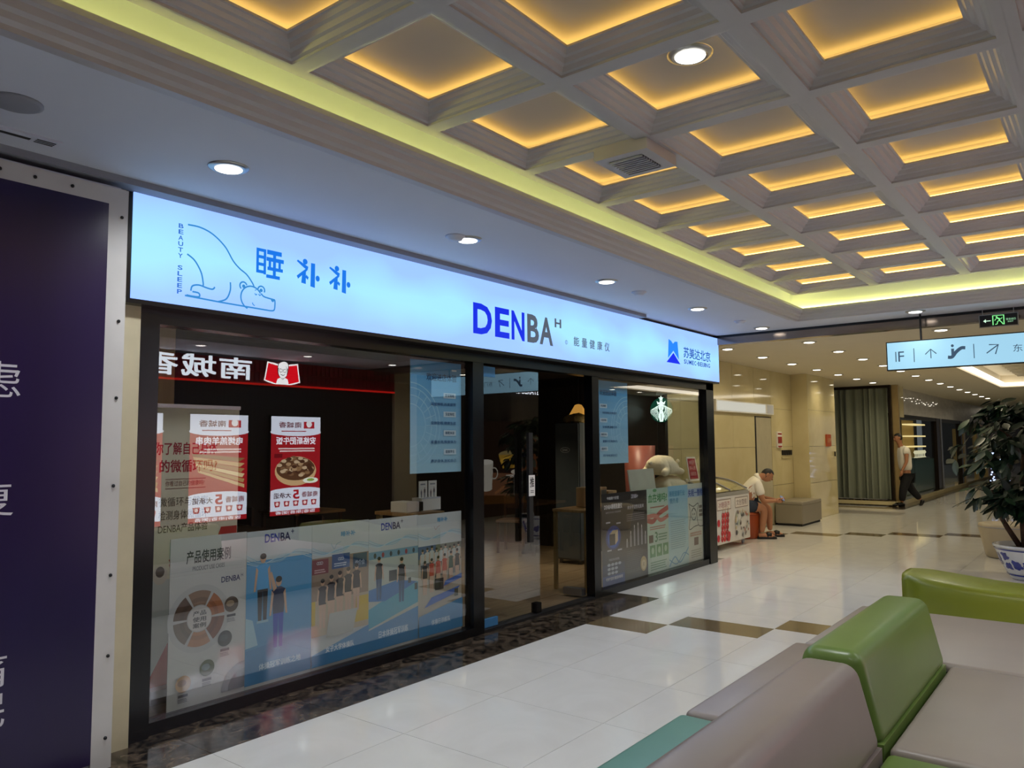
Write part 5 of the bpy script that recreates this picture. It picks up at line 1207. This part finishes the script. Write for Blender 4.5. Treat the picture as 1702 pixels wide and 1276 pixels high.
# beige pouf and potted tree
pf_ = thing('beige_pouf', 'beige tapered leather pouf standing behind the potted tree', 'pouf', (12.6, -3.12, 0))
MB().lathe([(.26, .0), (.29, .02), (.37, .42), (.36, .455), (.3, .465), (.001, .468)], 32).build('drum', mat('beige_leather', '#a89c84', .45, var=.03), pf_, True); MB().lathe([(.372, .415), (.376, .42), (.372, .425)], 32, cap=False).build('seam', m_gap, pf_)
pt = thing('potted_tree', 'leafy potted tree in a blue and white porcelain pot', 'plant', (10.78, -3.50, 0))
m_por = mat('porcelain', '#c9ccd2', .15, coat=.6); m_cob = mat('cobalt_glaze', '#1f2f86', .2, coat=.5)
MB().lathe([(.20, 0), (.22, .02), (.30, .18), (.355, .36), (.365, .41), (.385, .42), (.385, .45), (.35, .45), (.34, .38), (.001, .38)], 36).build('pot', m_por, pt, True)
for z0, z1, r in ((.385, .40, .366), (.055, .075, .244)): MB().lathe([(r, z0), (r + .004, (z0 + z1) / 2), (r + .003 + (z1 - z0) * .3, z1)], 36, cap=False).build('glaze_band', m_cob, pt, True)
def potr(z): return .22 + (z - .02) * (.30 - .22) / .16 if z < .18 else .30 + (z - .18) * .055 / .18
for k in range(16):
    ca = 2 * PI * k / 16; mbp = MB()
    for q in range(5):
        da = random.uniform(-.11, .11); z = random.uniform(.15, .33); s_ = random.uniform(.025, .05)
        o_ = len(mbp.v); pts = []
        for w in range(9):
            a = 2 * PI * w / 9; rr = s_ * (1 + .35 * math.sin(3 * a + q)); zz_ = z + rr * math.sin(a); aa = ca + da + rr * math.cos(a) / .33; R_ = potr(zz_) + .003
            pts.append((R_ * math.cos(aa), R_ * math.sin(aa), zz_))
        mbp.add(pts, [tuple(range(9))])
    mbp.build('painted_flower', m_cob, pt)['kind'] = 'stuff'
MB().lathe([(.345, .385), (.2, .40), (.001, .41)], 24).build('soil', mat('soil', '#2b211a', .95, bump=.6, scale=30), pt, True)
m_bark = mat('bark', '#4a3626', .85, var=.3, bump=.8, scale=18, stretch=(1, 1, 4))
trunks = [[(-.02, .02, .4), (-.03, .03, .8), (-.0, .02, 1.2), (.03, 0, 1.7), (.02, -.02, 2.0)], [(.02, .1, .4), (.0, .22, .65), (-.03, .30, .85), (-.05, .36, 1.15)], [(.05, -.1, .4), (.08, -.2, .8), (.1, -.26, 1.3), (.08, -.3, 1.8)]]
rad = [[.07, .065, .055, .04, .02], [.035, .03, .025, .015], [.05, .045, .035, .02]]
for p, r in zip(trunks, rad): MB().tube(p, r, 10).build('trunk', m_bark, pt, True)
lf_ms = []
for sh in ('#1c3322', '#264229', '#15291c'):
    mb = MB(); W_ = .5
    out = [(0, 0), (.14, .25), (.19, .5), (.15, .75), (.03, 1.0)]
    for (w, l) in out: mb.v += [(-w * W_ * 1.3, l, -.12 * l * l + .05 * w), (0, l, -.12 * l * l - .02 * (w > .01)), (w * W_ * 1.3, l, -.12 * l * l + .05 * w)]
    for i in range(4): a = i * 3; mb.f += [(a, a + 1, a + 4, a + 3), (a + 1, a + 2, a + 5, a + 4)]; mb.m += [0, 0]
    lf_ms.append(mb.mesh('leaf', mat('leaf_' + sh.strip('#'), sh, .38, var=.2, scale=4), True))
random.seed(21); pt.scale = (.98, .98, .88)
clusters = []
DIR = math.atan2(.25, -.85)                       # the side of the crown the photo shows
for k in range(100):
    low = random.random() < .34
    a = DIR + random.uniform(-1.9, 1.9)
    if low: zt = random.random(); z = .92 + .34 * zt; R_ = (.62 - .2 * abs(zt - .5)) * random.uniform(.35, 1.0)
    else: zt = random.random(); z = 1.50 + .78 * zt; R_ = (.30 + .55 * math.sin(PI * min(1, .35 + .62 * zt))) * random.uniform(.45, 1.0)
    clusters.append((R_ * math.cos(a), R_ * math.sin(a), z))
for (x, y, z) in clusters[::5]: MB().tube([(.01, .0, z - .3 if z > 1.4 else z - .2), (x * .5, y * .5, z - .12), (x, y, z)], [.012, .009, .005], 5).build('branch', m_bark, pt)
def leaf_turn(x, y):
    az = math.atan2(y, x) + random.uniform(-1.4, 1.4) - PI / 2
    return (random.uniform(-1.25, -.1), random.uniform(-.6, .6), az)
for i, (x, y, z) in enumerate(clusters):
    for q in range(3 if i % 4 else 2):
        o = link('leaf', random.choice(lf_ms), pt, (x, y, z)); s_ = random.uniform(.17, .27)
        o.rotation_euler = leaf_turn(x, y); o.scale = (s_ * 1.5, s_, s_)
inner = MB()
src = [(tuple(v.co), ) for v in lf_ms[0].vertices]; sf_ = [tuple(p.vertices) for p in lf_ms[0].polygons]
from mathutils import Euler
for k in range(620):
    x, y, z = random.choice(clusters); f = random.uniform(.2, .95); s_ = random.uniform(.15, .24)
    Mx = Matrix.Translation((x * f, y * f, z + random.uniform(-.1, .12))) @ Euler(leaf_turn(x, y)).to_matrix().to_4x4() @ Matrix.Diagonal((s_ * 1.5, s_, s_, 1))
    inner.add([tuple(Mx @ Vector(v[0])) for v in src], sf_)
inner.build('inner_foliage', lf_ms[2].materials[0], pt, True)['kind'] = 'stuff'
